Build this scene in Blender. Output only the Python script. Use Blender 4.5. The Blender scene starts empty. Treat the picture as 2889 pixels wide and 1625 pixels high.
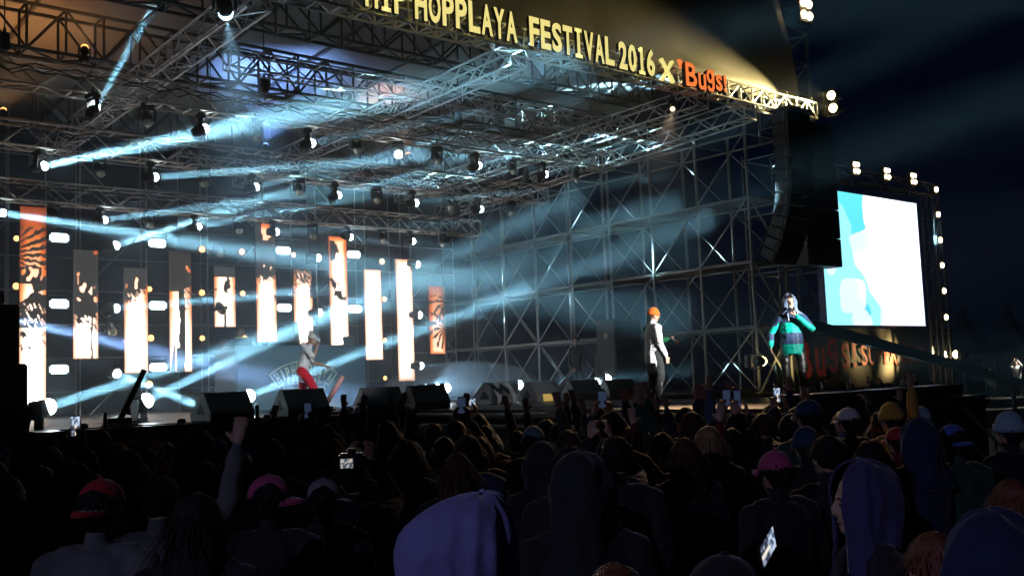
import bpy, bmesh, math, random
import numpy as np
from mathutils import Vector, Matrix, noise

# ------------------------------------------------------------------ camera, world, exposure
SC = bpy.context.scene
COL = SC.collection
random.seed(7)
R = math.radians

cam_d = bpy.data.cameras.new('camera')
cam = bpy.data.objects.new('camera', cam_d)
COL.objects.link(cam)
SC.camera = cam
cam_d.sensor_width = 36.0
cam_d.lens = 36.0 * 2850 / 2889
cam_d.clip_start = 0.05
cam_d.clip_end = 500
_y, _p, _r = R(40), R(5.183), R(2.233)
_f = Vector((math.sin(_y) * math.cos(_p), math.cos(_y) * math.cos(_p), math.sin(_p)))
_r0 = Vector((math.cos(_y), -math.sin(_y), 0))
_u0 = _r0.cross(_f)
_rr = _r0 * math.cos(_r) - _u0 * math.sin(_r)
_uu = _u0 * math.cos(_r) + _r0 * math.sin(_r)
cam.matrix_world = Matrix(((_rr.x, _uu.x, -_f.x, 0), (_rr.y, _uu.y, -_f.y, 0), (_rr.z, _uu.z, -_f.z, 2.1), (0, 0, 0, 1)))

world = bpy.data.worlds.new('World')
SC.world = world
world.use_nodes = True
_wn = world.node_tree
_bg = _wn.nodes['Background']
_sky = _wn.nodes.new('ShaderNodeTexSky')
_sky.sky_type = 'NISHITA'
_sky.sun_disc = False
_sky.sun_elevation = R(18)
_sky.sun_rotation = R(230)
_sky.ozone_density = 6.0
_sky.dust_density = 0.2
_tint = _wn.nodes.new('ShaderNodeMixRGB')          # night sky: the same dome, deep blue and very dim
_tint.blend_type = 'MULTIPLY'
_tint.inputs[0].default_value = 1.0
_tint.inputs[2].default_value = (0.22, 0.38, 1.0, 1)
_wn.links.new(_sky.outputs[0], _tint.inputs[1])
_wn.links.new(_tint.outputs[0], _bg.inputs[0])
_bg.inputs[1].default_value = 0.0007

SC.view_settings.view_transform = 'Standard'
SC.view_settings.look = 'None'
SC.view_settings.exposure = 0.0
SC.view_settings.gamma = 1.0
SC.render.engine = 'CYCLES'
cy = SC.cycles
cy.use_denoising = True
try:
    cy.denoiser = 'OPENIMAGEDENOISE'
    cy.denoising_input_passes = 'RGB_ALBEDO_NORMAL'
    cy.denoising_prefilter = 'ACCURATE'
except Exception:
    pass
cy.max_bounces = 4
cy.diffuse_bounces = 2
cy.glossy_bounces = 2
cy.transmission_bounces = 2
cy.transparent_max_bounces = 6
cy.volume_bounces = 0
cy.sample_clamp_indirect = 2.0
cy.sample_clamp_direct = 0.0
cy.caustics_reflective = False
cy.caustics_refractive = False
cy.use_adaptive_sampling = False
cy.use_light_tree = True

# ------------------------------------------------------------------ materials
MATS = {}

def mat(name, col=(0.5, 0.5, 0.5), rough=0.6, metal=0.0, var=0.0, scale=6.0, bump=0.0, emit=None, estr=0.0, spec=0.5, sheen=0.0, sampling=None, bscale=None):
    if name in MATS:
        return MATS[name]
    m = bpy.data.materials.new(name)
    m.use_nodes = True
    nt = m.node_tree
    b = nt.nodes['Principled BSDF']
    b.inputs['Base Color'].default_value = (*col, 1)
    b.inputs['Roughness'].default_value = rough
    b.inputs['Metallic'].default_value = metal
    b.inputs['Specular IOR Level'].default_value = spec
    if sheen:
        b.inputs['Sheen Weight'].default_value = sheen
        b.inputs['Sheen Roughness'].default_value = 0.4
    if var or bump:
        tc = nt.nodes.new('ShaderNodeTexCoord')
        n = nt.nodes.new('ShaderNodeTexNoise')
        n.inputs['Scale'].default_value = scale
        n.inputs['Detail'].default_value = 5
        nt.links.new(tc.outputs['Object'], n.inputs['Vector'])
        if var:
            cr = nt.nodes.new('ShaderNodeMixRGB')
            cr.inputs[1].default_value = (*[c * (1 - var) for c in col], 1)
            cr.inputs[2].default_value = (*[min(1, c * (1 + var)) for c in col], 1)
            nt.links.new(n.outputs['Fac'], cr.inputs[0])
            nt.links.new(cr.outputs[0], b.inputs['Base Color'])
            mr = nt.nodes.new('ShaderNodeMapRange')
            mr.inputs[3].default_value = max(0.05, rough - 0.15)
            mr.inputs[4].default_value = min(1, rough + 0.15)
            nt.links.new(n.outputs['Fac'], mr.inputs[0])
            nt.links.new(mr.outputs[0], b.inputs['Roughness'])
        if bump:
            n2 = n
            if bscale:
                n2 = nt.nodes.new('ShaderNodeTexNoise')
                n2.inputs['Scale'].default_value = bscale
                n2.inputs['Detail'].default_value = 4
                nt.links.new(tc.outputs['Object'], n2.inputs['Vector'])
            bp = nt.nodes.new('ShaderNodeBump')
            bp.inputs['Strength'].default_value = bump
            bp.inputs['Distance'].default_value = 0.02
            nt.links.new(n2.outputs['Fac'], bp.inputs['Height'])
            nt.links.new(bp.outputs[0], b.inputs['Normal'])
    if emit:
        b.inputs['Emission Color'].default_value = (*emit, 1)
        b.inputs['Emission Strength'].default_value = estr
        if sampling:
            m.cycles.emission_sampling = sampling
    MATS[name] = m
    return m

ALU = mat('aluminium_tube', (0.52, 0.52, 0.53), 0.36, 0.8, var=0.12, scale=3)
ALU_W = mat('aluminium_truss_painted', (0.54, 0.50, 0.45), 0.34, 0.8, var=0.15, scale=3)
STEEL = mat('galvanised_steel', (0.26, 0.25, 0.245), 0.65, 0.1, var=0.2, scale=4)
BLACKSTEEL = mat('black_steel', (0.02, 0.02, 0.022), 0.5, 0.2, var=0.2)
BLACK = mat('black_plastic', (0.018, 0.018, 0.02), 0.45, 0, var=0.2)
CABINET = mat('black_cabinet_paint', (0.022, 0.023, 0.026), 0.6, 0, var=0.25, scale=9, bump=0.1, bscale=80)
GRILLE = mat('dark_grille', (0.014, 0.015, 0.017), 0.85, 0.0, var=0.25, scale=14)
DECK = mat('stage_deck', (0.03, 0.03, 0.034), 0.38, 0, var=0.35, scale=2.2, bump=0.15, bscale=30)
SKIRT = mat('black_skirt_cloth', (0.02, 0.02, 0.023), 0.85, 0, var=0.2, bump=0.3, bscale=9)
PLANK = mat('scaffold_plank', (0.16, 0.14, 0.15), 0.75, 0.0, var=0.3, scale=5)
CANVAS = mat('roof_canvas', (0.24, 0.235, 0.23), 0.75, 0, var=0.12, scale=0.7, bump=0.25, bscale=0.9)
FASCIA = mat('fascia_canvas', (0.085, 0.08, 0.068), 0.6, 0, var=0.2, scale=0.8, bump=0.3, bscale=1.2)
GROUND = mat('ground_asphalt', (0.04, 0.04, 0.042), 0.85, 0, var=0.3, scale=1.5, bump=0.3, bscale=25)
LENS_ON = mat('lit_lens', (0.8, 0.9, 1), 0.2, emit=(0.78, 0.95, 1.0), estr=40, sampling='NONE')
LENS_OFF = mat('unlit_lens', (0.75, 0.72, 0.55), 0.08, 0.6, spec=0.8)
STROBE_ON = mat('strobe_tube', (1, 1, 1), 0.3, emit=(0.72, 0.94, 1.0), estr=7)
WARM_ON = mat('warm_bulb', (1, 0.8, 0.5), 0.3, emit=(1.0, 0.52, 0.18), estr=3.2, sampling='NONE')
WARM_HOT = mat('hot_halogen_bulb', (1, 0.85, 0.6), 0.3, emit=(1.0, 0.72, 0.36), estr=18, sampling='NONE')
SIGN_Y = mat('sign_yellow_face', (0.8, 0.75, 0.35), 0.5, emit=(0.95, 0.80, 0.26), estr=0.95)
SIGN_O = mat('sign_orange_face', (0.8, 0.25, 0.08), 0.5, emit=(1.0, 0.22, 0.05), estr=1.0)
SIGN_EDGE = BLACK

# ------------------------------------------------------------------ generic helpers
def link(o, parent=None):
    COL.objects.link(o)
    if parent is not None:
        o.parent = parent
    return o

def tag(o, label, cat, group=None):
    o['label'] = label
    o['category'] = cat
    if group:
        o['group'] = group
    return o

def empty(name, loc, label=None, cat=None, group=None, rz=0.0):
    o = bpy.data.objects.new(name, None)
    o.empty_display_size = 0.1
    o.location = loc
    o.rotation_euler = (0, 0, rz)
    COL.objects.link(o)
    if label:
        tag(o, label, cat, group)
    return o

def mesh_of(bm, name, m, smooth=False):
    me = bpy.data.meshes.new(name)
    bm.normal_update()
    bm.to_mesh(me)
    bm.free()
    if m is not None:
        for x in (m if isinstance(m, (list, tuple)) else [m]):
            me.materials.append(x)
    if smooth:
        me.shade_smooth()
    return me

def obj(name, me, parent=None, loc=(0, 0, 0), rot=(0, 0, 0), scale=(1, 1, 1)):
    o = bpy.data.objects.new(name, me)
    o.location = loc
    o.rotation_euler = rot
    o.scale = scale
    return link(o, parent)

def bm_box(bm, c, s, rot=None, mi=0, bevel=0.0):
    r = bmesh.ops.create_cube(bm, size=1)
    vs = r['verts']
    M = Matrix.Translation(c) @ (rot.to_4x4() if rot is not None else Matrix.Identity(4)) @ Matrix.Diagonal((s[0], s[1], s[2], 1))
    bmesh.ops.transform(bm, matrix=M, verts=vs)
    fs = {f for v in vs for f in v.link_faces}
    for f in fs:
        f.material_index = mi
    if bevel:
        es = list({e for v in vs for e in v.link_edges})
        bmesh.ops.bevel(bm, geom=es, offset=bevel, segments=2, affect='EDGES')
    return vs

def box_mesh(name, s, m, bevel=0.0, c=(0, 0, 0)):
    bm = bmesh.new()
    bm_box(bm, c, s, bevel=bevel)
    return mesh_of(bm, name, m)

def bm_cyl(bm, p0, p1, r0, r1=None, n=10, mi=0, caps=True):
    p0, p1 = Vector(p0), Vector(p1)
    d = p1 - p0
    q = Vector((0, 0, 1)).rotation_difference(d.normalized()) if d.length > 1e-6 else None
    M = Matrix.Translation((p0 + p1) / 2) @ q.to_matrix().to_4x4()
    r = bmesh.ops.create_cone(bm, cap_ends=caps, segments=n, radius1=r0, radius2=r0 if r1 is None else r1, depth=d.length, matrix=M)
    for v in r['verts']:
        for f in v.link_faces:
            f.material_index = mi
    return r['verts']

def bm_ball(bm, c, r, u=12, v=8, mi=0):
    rr = r if isinstance(r, (tuple, list)) else (r, r, r)
    M = Matrix.Translation(c) @ Matrix.Diagonal((rr[0], rr[1], rr[2], 1))
    g = bmesh.ops.create_uvsphere(bm, u_segments=u, v_segments=v, radius=1, matrix=M)
    for x in g['verts']:
        for f in x.link_faces:
            f.material_index = mi
    return g['verts']

_tube = {}
def pipe(name, parent, p0, p1, r, m):
    key = m.name
    if key not in _tube:
        bm = bmesh.new()
        bmesh.ops.create_cone(bm, cap_ends=True, segments=8, radius1=1, radius2=1, depth=1)
        me = mesh_of(bm, 'tube_' + key, m)
        for p in me.polygons:
            p.use_smooth = len(p.vertices) == 4
        _tube[key] = me
    p0, p1 = Vector(p0), Vector(p1)
    d = p1 - p0
    o = bpy.data.objects.new(name, _tube[key])
    o.rotation_mode = 'QUATERNION'
    o.location = (p0 + p1) / 2
    o.rotation_quaternion = Vector((0, 0, 1)).rotation_difference(d.normalized())
    o.scale = (r, r, d.length)
    return link(o, parent)

def prism(name, prof, w, m, bevel=0.0):
    """extrude a (y, z) profile along x by width w, centred"""
    bm = bmesh.new()
    a = [bm.verts.new((-w / 2, y, z)) for y, z in prof]
    b = [bm.verts.new((w / 2, y, z)) for y, z in prof]
    n = len(prof)
    bm.faces.new(a[::-1]); bm.faces.new(b)
    for i in range(n):
        bm.faces.new((a[i], a[(i + 1) % n], b[(i + 1) % n], b[i]))
    bmesh.ops.recalc_face_normals(bm, faces=bm.faces)
    if bevel:
        bmesh.ops.bevel(bm, geom=list(bm.edges), offset=bevel, segments=1, affect='EDGES')
    return mesh_of(bm, name, m)

def copy_tree(o, parent=None):
    c = o.copy()
    link(c, parent)
    for ch in list(o.children):
        copy_tree(ch, c)
    return c

def letter_mesh(ch, w, h, depth, m, bold=0.03, shear=0.0):
    cu = bpy.data.curves.new('letter', 'FONT')
    cu.body = ch
    cu.size = 1.0
    cu.extrude = 0.05
    cu.offset = bold
    cu.resolution_u = 3
    cu.shear = shear
    o = bpy.data.objects.new('letter_tmp', cu)
    COL.objects.link(o)
    dg = bpy.context.evaluated_depsgraph_get()
    me = bpy.data.meshes.new_from_object(o.evaluated_get(dg))
    bpy.data.objects.remove(o)
    n = len(me.vertices)
    co = np.empty(n * 3)
    me.vertices.foreach_get('co', co)
    co = co.reshape(-1, 3)
    mn, mx = co.min(0), co.max(0)
    x = (co[:, 0] - mn[0]) / (mx[0] - mn[0]) * w
    y = (co[:, 1] - mn[1]) / (mx[1] - mn[1]) * h
    z = (co[:, 2] - mn[2]) / (mx[2] - mn[2]) * depth
    # letter stands upright facing -Y
    out = np.stack([x, -z, y], 1)
    me.vertices.foreach_set('co', out.ravel())
    me.materials.clear()
    me.materials.append(m)
    me.materials.append(SIGN_EDGE)
    me.update()
    me.validate()
    nm = np.empty(len(me.polygons) * 3)
    me.polygons.foreach_get('normal', nm)
    me.polygons.foreach_set('material_index', (np.abs(nm.reshape(-1, 3)[:, 1]) < 0.6).astype(np.int32))
    me.update()
    return me

def stroke_glyph(lines, w, h, depth, m, th):
    """upright glyph facing -Y from polylines in a unit square"""
    bm = bmesh.new()
    for pts in lines:
        P = [Vector((x * w, -depth / 2, y * h)) for x, y in pts]
        for k, (a, b) in enumerate(zip(P, P[1:])):
            d = b - a
            bm_box(bm, (a + b) / 2, (d.length + th * 0.55, depth - 0.0006 * k, th), Matrix.Rotation(-math.atan2(d.z, d.x), 3, 'Y'))
    bm.normal_update()
    for f in bm.faces:
        f.material_index = 0 if abs(f.normal.y) > 0.6 else 1
    return mesh_of(bm, 'letter', [m, SIGN_EDGE])
_ell = [(0.44 + 0.34 * math.cos(math.pi * t / 9), 0.68 + 0.24 * math.sin(math.pi * t / 9)) for t in range(19)]
GLYPH_G = [_ell, [(0.80, 0.95), (0.80, 0.22), (0.66, 0.06), (0.30, 0.06), (0.14, 0.18)]]
GLYPH_I = [[(0.5, 0.05), (0.5, 0.95)], [(0.12, 0.05), (0.88, 0.05)], [(0.12, 0.95), (0.88, 0.95)]]
GLYPH_1 = [[(0.5, 0.05), (0.5, 0.95)], [(0.12, 0.05), (0.88, 0.05)], [(0.5, 0.93), (0.12, 0.86)]]

# ------------------------------------------------------------------ ground, sky air, stage floor
STZ = 1.55          # stage floor height

def ground():
    bm = bmesh.new()
    bmesh.ops.create_grid(bm, x_segments=40, y_segments=40, size=85, matrix=Matrix.Translation((25, 25, 0)))
    o = obj('ground', mesh_of(bm, 'ground', GROUND))
    o['kind'] = 'structure'
ground()

def haze():
    m = bpy.data.materials.new('thin_smoke_haze')
    m.use_nodes = True
    nt = m.node_tree
    nt.nodes.remove(nt.nodes['Principled BSDF'])
    v = nt.nodes.new('ShaderNodeVolumePrincipled')
    v.inputs['Color'].default_value = (0.72, 0.86, 1.0, 1)
    v.inputs['Density'].default_value = 0.0007
    v.inputs['Anisotropy'].default_value = 0.0
    nt.links.new(v.outputs[0], nt.nodes['Material Output'].inputs['Volume'])
    o = obj('haze', box_mesh('haze', (176, 176, 18.5), m), loc=(25, 25, 8.2))
    o['kind'] = 'stuff'
    # machine smoke hanging round the stage, thinning outwards in two nested clouds
    for c, rad, den in (((19.0, 25.2, 2.0), (2.6, 2.0, 0.75), 0.22), ((14.0, 29.4, 4.2), (9.5, 2.6, 4.2), 0.022), ((9.5, 25.5, 5.5), (11.0, 9.0, 7.2), 0.009), ((12.0, 25.5, 5.5), (14.5, 11.5, 9.0), 0.006)):
        m2 = m.copy()
        m2.name = 'machine_smoke'
        m2.node_tree.nodes['Principled Volume'].inputs['Density'].default_value = den
        bm = bmesh.new()
        bm_ball(bm, (0, 0, 0), rad, 32, 20)
        o = obj('smoke', mesh_of(bm, 'smoke', m2), loc=c)
        o['kind'] = 'stuff'
haze()

# ------------------------------------------------------------------ stage and runway
def stage_block(name, x0, x1, y0, y1, cell):
    """deck boards as parts on a dark body with a cloth skirt"""
    body = obj(name, box_mesh(name, (x1 - x0 - 0.04, y1 - y0 - 0.04, STZ - 0.06), SKIRT), loc=((x0 + x1) / 2, (y0 + y1) / 2, (STZ - 0.06) / 2))
    body['kind'] = 'structure'
    nx = round((x1 - x0) / cell[0]); ny = round((y1 - y0) / cell[1])
    sx, sy = (x1 - x0) / nx, (y1 - y0) / ny
    me = box_mesh('deck_board', (sx - 0.012, sy - 0.012, 0.06), DECK, bevel=0.004)
    for i in range(nx):
        for j in range(ny):
            obj('deck_board', me, body, loc=(-(x1 - x0) / 2 + sx * (i + 0.5), -(y1 - y0) / 2 + sy * (j + 0.5), (STZ - 0.06) / 2 + 0.03 + random.uniform(-0.002, 0.001)))
    return body
stage_block('stage_floor', 0.6, 26.4, 17.5, 33.0, (2.44, 1.22))
rw = stage_block('runway_floor', 12.0, 17.0, 8.0, 17.46, (1.22, 2.44))
# pale aluminium edge trim of the runway and the stage lip
EDGE = mat('pale_edge_trim', (0.42, 0.38, 0.36), 0.5, 0.1, var=0.2)
pipe('edge_trim', rw, (-2.53, -4.75, 0.70), (-2.53, 4.73, 0.70), 0.05, EDGE)
pipe('edge_trim', rw, (-2.53, -4.75, 0.50), (-2.53, 4.73, 0.50), 0.035, EDGE)
pipe('edge_trim', rw, (-2.5, -4.75, 0.70), (2.5, -4.75, 0.70), 0.03, BLACKSTEEL)

# ------------------------------------------------------------------ trusses
def box_truss(label, p0, p1, w, h, bay, rc=0.026, rb=0.017, m=ALU_W, group=None, name='lighting_truss', verticals=False):
    """p0, p1: centre line of the bottom face; w horizontal depth, h height"""
    p0, p1 = Vector(p0), Vector(p1)
    root = empty(name, p0, label, 'truss', group)
    L = (p1 - p0).length
    ax = (p1 - p0) / L
    sd = Vector((0, 0, 1)).cross(ax).normalized()
    up = ax.cross(sd)
    def P(t, s, u):
        return ax * t + sd * (s * w / 2) + up * (u * h)
    for s in (-1, 1):
        for u in (0, 1):
            pipe('chord', root, P(0, s, u), P(L, s, u), rc, m)
    n = max(1, round(L / bay))
    b = L / n
    for i in range(n):
        t0, t1 = b * i, b * (i + 1)
        if i % 2:
            t0, t1 = t1, t0
        for s in (-1, 1):
            pipe('brace', root, P(t0, s, 0), P(t1, s, 1), rb, m)
        pipe('brace', root, P(t0, -1, 0), P(t1, 1, 0), rb, m)
        pipe('cross_bar', root, P(b * i, -1, 0), P(b * i, 1, 0), rb, m)
        pipe('cross_bar', root, P(b * i, -1, 1), P(b * i, 1, 1), rb, m)
        if verticals:
            for s in (-1, 1):
                pipe('upright', root, P(b * i, s, 0), P(b * i, s, 1), rb, m)
    for s in (-1, 1):
        pipe('upright', root, P(0, s, 0), P(0, s, 1), rb * 1.2, m)
        pipe('upright', root, P(L, s, 0), P(L, s, 1), rb * 1.2, m)
    pipe('cross_bar', root, P(L, -1, 0), P(L, 1, 0), rb, m)
    pipe('cross_bar', root, P(L, -1, 1), P(L, 1, 1), rb, m)
    return root

# front truss carrying the sign
box_truss('long front box truss carrying the lettered festival sign', (2.0, 16.18, 9.17), (25.0, 16.18, 9.17), 0.44, 0.45, 0.5, 0.03, 0.02, ALU, name='front_truss', verticals=True)
# three hanging lighting trusses, lower towards the back wall
box_truss('box truss carrying the highest row of moving lamps', (3.0, 21, 8.22), (21.6, 21, 8.22), 0.5, 0.5, 0.62)
box_truss('box truss carrying the middle row of moving lamps', (3.0, 24, 7.70), (21.6, 24, 7.70), 0.5, 0.55, 0.62)
box_truss('lowest box truss hanging in front of the light columns', (3.0, 27.7, 7.16), (21.7, 27.7, 7.16), 0.5, 0.52, 0.62)
# hoists and cable looms on the hanging trusses
def dress_truss(i, y, z, top):
    root = bpy.data.objects['lighting_truss' + ('' if i == 0 else '.%03d' % i)]
    CH = mat('hoist_chain', (0.05, 0.05, 0.05), 0.5, 0.5)
    for x in (1.9, 7.4, 13.0, 17.9):
        pipe('hoist_chain', root, (x, 0, 0.5), (x, 0, top - z), 0.012, CH)
        bm = bmesh.new(); bm_box(bm, (x, 0, 0.85), (0.16, 0.16, 0.36), bevel=0.02); bm_cyl(bm, (x, 0, 1.03), (x, 0, 1.12), 0.03)
        obj('hoist', mesh_of(bm, 'hoist', BLACK), root)
    rr = random.Random(i)
    for q in range(3):
        pts = []
        x = 0.2
        while x < 18.2:
            pts.append((x, -0.27 + 0.05 * q, 0.42 - 0.05 * q)); 
            step = rr.uniform(0.5, 0.9)
            pts.append((x + step / 2, -0.28 + 0.05 * q, 0.42 - 0.05 * q - rr.uniform(0.03, 0.16)))
            x += step
        bm = bmesh.new(); bm_loft_early(bm, pts, 0.014)
        obj('cable_loom', mesh_of(bm, 'cable_loom', BLACK, True), root)
def bm_loft_early(bm, pts, r, n=6):
    rings = []
    for p in pts:
        rings.append([bm.verts.new((p[0], p[1] + r * math.cos(2 * math.pi * k / n), p[2] + r * math.sin(2 * math.pi * k / n))) for k in range(n)])
    for a, b in zip(rings, rings[1:]):
        for k in range(n):
            bm.faces.new((a[k], a[(k + 1) % n], b[(k + 1) % n], b[k]))
dress_truss(0, 21, 8.22, 11.2); dress_truss(1, 24, 7.70, 10.9); dress_truss(2, 27.7, 7.16, 10.7)
# roof girders across
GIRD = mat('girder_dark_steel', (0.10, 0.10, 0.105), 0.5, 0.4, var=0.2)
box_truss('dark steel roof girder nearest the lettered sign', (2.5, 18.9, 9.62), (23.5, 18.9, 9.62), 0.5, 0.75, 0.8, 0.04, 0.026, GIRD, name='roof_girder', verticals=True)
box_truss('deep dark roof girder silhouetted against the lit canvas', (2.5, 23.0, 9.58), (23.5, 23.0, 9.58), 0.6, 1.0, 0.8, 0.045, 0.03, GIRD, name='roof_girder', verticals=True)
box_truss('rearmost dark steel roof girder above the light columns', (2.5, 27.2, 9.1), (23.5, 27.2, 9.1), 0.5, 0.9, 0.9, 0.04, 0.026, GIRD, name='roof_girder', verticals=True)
# lengthwise roof trusses
for x, lb in ((8.1, 'lengthwise roof truss above the first lettered word'), (14.3, 'lengthwise roof truss meeting the front truss at the sign middle'), (20.6, 'lengthwise roof truss meeting the front truss at the orange word')):
    box_truss(lb, (x, 16.5, 9.0), (x, 30.8, 8.75), 0.45, 0.5, 0.6, 0.028, 0.018, ALU, name='roof_truss')
box_truss('sloping side truss along the top of the side scaffold', (22.6, 16.5, 8.95), (22.6, 31.0, 8.3), 0.5, 0.5, 0.6, 0.028, 0.018, ALU, name='roof_truss')
# short middle trusses between rows, seen edge on in the roof depth
box_truss('short sub truss between the highest and middle lamp rows', (10.2, 22.4, 8.75), (22.4, 22.4, 8.75), 0.4, 0.4, 0.55, 0.024, 0.015, ALU)
box_truss('short sub truss between the middle and lowest lamp rows', (10.2, 25.8, 8.0), (22.4, 25.8, 8.0), 0.4, 0.4, 0.55, 0.024, 0.015, ALU)
box_truss('sub truss behind the front sign under dark canvas', (9.0, 19.9, 8.95), (22.4, 19.9, 8.95), 0.4, 0.4, 0.55, 0.024, 0.015, ALU)

# roof canvas: bays of cloth sagging between girders, gently falling to the back
def canvas():
    bm = bmesh.new()
    nx, ny = 60, 40
    g = []
    for j in range(ny + 1):
        row = []
        y = 16.7 + (33.2 - 16.7) * j / ny
        for i in range(nx + 1):
            x = 1.5 + (25.2 - 1.5) * i / nx
            z = 11.55 - 0.055 * (y - 16.7) - 0.10 * math.sin((x - 1.5) / 2.37 * math.pi) ** 2 + 0.05 * noise.noise((x * 0.5, y * 0.5, 0))
            row.append(bm.verts.new((x, y, z)))
        g.append(row)
    for j in range(ny):
        for i in range(nx):
            bm.faces.new((g[j][i], g[j][i + 1], g[j + 1][i + 1], g[j + 1][i]))
    me = mesh_of(bm, 'canvas', CANVAS, True)
    root = obj('roof_canvas', me)
    tag(root, 'broad pale canvas roof stretched over the stage trusses', 'roof')
    md = root.modifiers.new('thick', 'SOLIDIFY'); md.thickness = 0.02
    for k in range(11):
        x = 1.5 + 2.37 * k
        pipe('rafter', root, (x, 16.8, 11.42), (x, 33.0, 10.52), 0.045, GIRD)
canvas()

def fascia():
    bm = bmesh.new()
    nx, nz = 70, 14
    g = []
    for j in range(nz + 1):
        t = j / nz
        row = []
        for i in range(nx + 1):
            x = 2.2 + (24.95 - 2.2) * i / nx
            y = 16.46 + 0.9 * t ** 1.4
            z = 9.66 + 4.6 * t ** 0.9
            y += 0.02 * math.sin(x * 1.96) * t + 0.015 * noise.noise((x, z, 3))
            row.append(bm.verts.new((x, y, z)))
        g.append(row)
    for j in range(nz):
        for i in range(nx):
            bm.faces.new((g[j][i], g[j][i + 1], g[j + 1][i + 1], g[j + 1][i]))
    o = obj('roof_fascia', mesh_of(bm, 'fascia', FASCIA, True))
    md = o.modifiers.new('thick', 'SOLIDIFY'); md.thickness = 0.02
    tag(o, 'dark canvas fascia rising behind the lettered sign', 'canopy')
    for k in range(8):
        x = 2.4 + k * 3.2
        pts = [(x, 16.53 + 0.9 * t ** 1.4, 9.66 + 4.6 * t ** 0.9) for t in (0, 0.25, 0.5, 0.75, 1)]
        for a, b in zip(pts, pts[1:]):
            pipe('rib', o, a, b, 0.03, GIRD)
fascia()

# ------------------------------------------------------------------ scaffolds
def back_scaffold():
    root = empty('back_scaffold', (5.5, 31.5, STZ), 'square grid of thin tubes forming the back wall behind the light columns', 'scaffold')
    xs = [0.0 + 1.98 + 2.0 * k for k in range(-1, 9)]
    zs = [-0.3 + 1.0 * k for k in range(9)]
    for x in xs:
        pipe('standard', root, (x, 0, -1.5), (x, 0, 9.0), 0.026, ALU)
        pipe('standard', root, (x + 0.15, 0.9, -1.5), (x + 0.15, 0.9, 9.0), 0.024, ALU)
    for z in zs:
        for a, b in zip(xs, xs[1:]):
            pipe('ledger', root, (a, 0.0, z), (b, 0.0, z), 0.022, ALU)
    for k in range(0, len(xs) - 1, 2):
        for q in range(0, 8, 2):
            pipe('brace', root, (xs[k] + (2 if q % 4 else 0), 0.05, zs[q]), (xs[k] + (0 if q % 4 else 2), 0.05, zs[q + 2] if q + 2 < 9 else zs[8]), 0.018, ALU)
    for x in (xs[3] + 1.0, xs[5] + 1.0, xs[7] + 1.0, xs[1] + 1):
        pipe('standard', root, (x, -0.06, -1.5), (x, -0.06, 9.0), 0.018, ALU)
    return root
back_scaffold()

def side_scaffold():
    X0, X1 = 23.5, 25.1
    root = empty('side_scaffold', (X0, 17.4, 0), 'tall cross braced tube scaffold with walkway planks at the stage side', 'scaffold')
    ys = [1.85 * k for k in range(9)]
    zs = [1.45 + 1.85 * k for k in range(5)]
    for y in ys:
        for x in (0, X1 - X0):
            pipe('standard', root, (x, y, 0), (x, y, 9.3), 0.045, STEEL)
            for z in zs:
                pipe('coupler', root, (x, y, z - 0.05), (x, y, z + 0.05), 0.068, STEEL)
        for z in zs:
            pipe('transom', root, (0, y, z), (X1 - X0, y, z), 0.024, STEEL)
    for a, b in zip(ys, ys[1:]):
        for z in zs:
            for x in (0, X1 - X0):
                pipe('ledger', root, (x, a, z), (x, b, z), 0.036, STEEL)
                if z + 1.86 < 9.3:
                    if x == 0:
                        pipe('brace', root, (-0.05, b, z), (-0.05, a, z + 1.85), 0.027, STEEL)
                    if x > 0 or (round(a / 1.85) * 3 + round((z - 1.45) / 1.85)) % 4 == 0:
                        pipe('brace', root, (x + 0.05, a, z), (x + 0.05, b, z + 1.85), 0.022, STEEL)
    for z in (zs[0], zs[1], zs[2]):
        pipe('brace', root, (0, -0.03, z), (X1 - X0, -0.03, z + 1.85), 0.032, STEEL)
        pipe('brace', root, (X1 - X0, -0.06, z), (0, -0.06, z + 1.85), 0.032, STEEL)
    pme = box_mesh('plank', (0.42, 1.80, 0.05), PLANK, bevel=0.006)
    for zi in (1, 2, 3):
        for a, b in zip(ys, ys[1:]):
            for q in range(3):
                obj('plank', pme, root, loc=(0.32 + 0.47 * q, (a + b) / 2, zs[zi] + 0.055 + 0.004 * q))
side_scaffold()

def outer_scaffold():
    root = empty('corner_scaffold', (26.6, 18.0, 0), 'dim corner scaffold tower behind the flown speakers', 'scaffold')
    for x in (0, 1.6):
        for y in (0, 1.85):
            pipe('standard', root, (x, y, 0), (x, y, 9.0), 0.03, STEEL)
    for k in range(5):
        z = 1.45 + 1.85 * k
        for y in (0, 1.85):
            pipe('ledger', root, (0, y, z), (1.6, y, z), 0.025, STEEL)
        for x in (0, 1.6):
            pipe('ledger', root, (x, 0, z), (x, 1.85, z), 0.025, STEEL)
        if k < 4:
            pipe('brace', root, (0, -0.03, z), (1.6, -0.03, z + 1.85), 0.02, STEEL)
            pipe('brace', root, (1.6, -0.06, z), (0, -0.06, z + 1.85), 0.02, STEEL)
outer_scaffold()

def roof_tower():
    root = empty('roof_mast', (25.5, 17.3, 9.0), 'dark lattice mast rising above the roof corner with a halogen lamp', 'mast')
    for x in (0, 1.3):
        for y in (0, 1.0):
            pipe('chord', root, (x, y, 0), (x, y, 4.4), 0.04, GIRD)
    for k in range(5):
        z = 0.4 + 1.0 * k
        for y in (0, 1.0):
            pipe('cross_bar', root, (0, y, z), (1.3, y, z), 0.03, GIRD)
            if k < 4:
                pipe('brace', root, (0, y, z), (1.3, y, z + 1.0), 0.024, GIRD)
        for x in (0, 1.3):
            pipe('cross_bar', root, (x, 0, z), (x, 1.0, z), 0.03, GIRD)
roof_tower()

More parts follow.
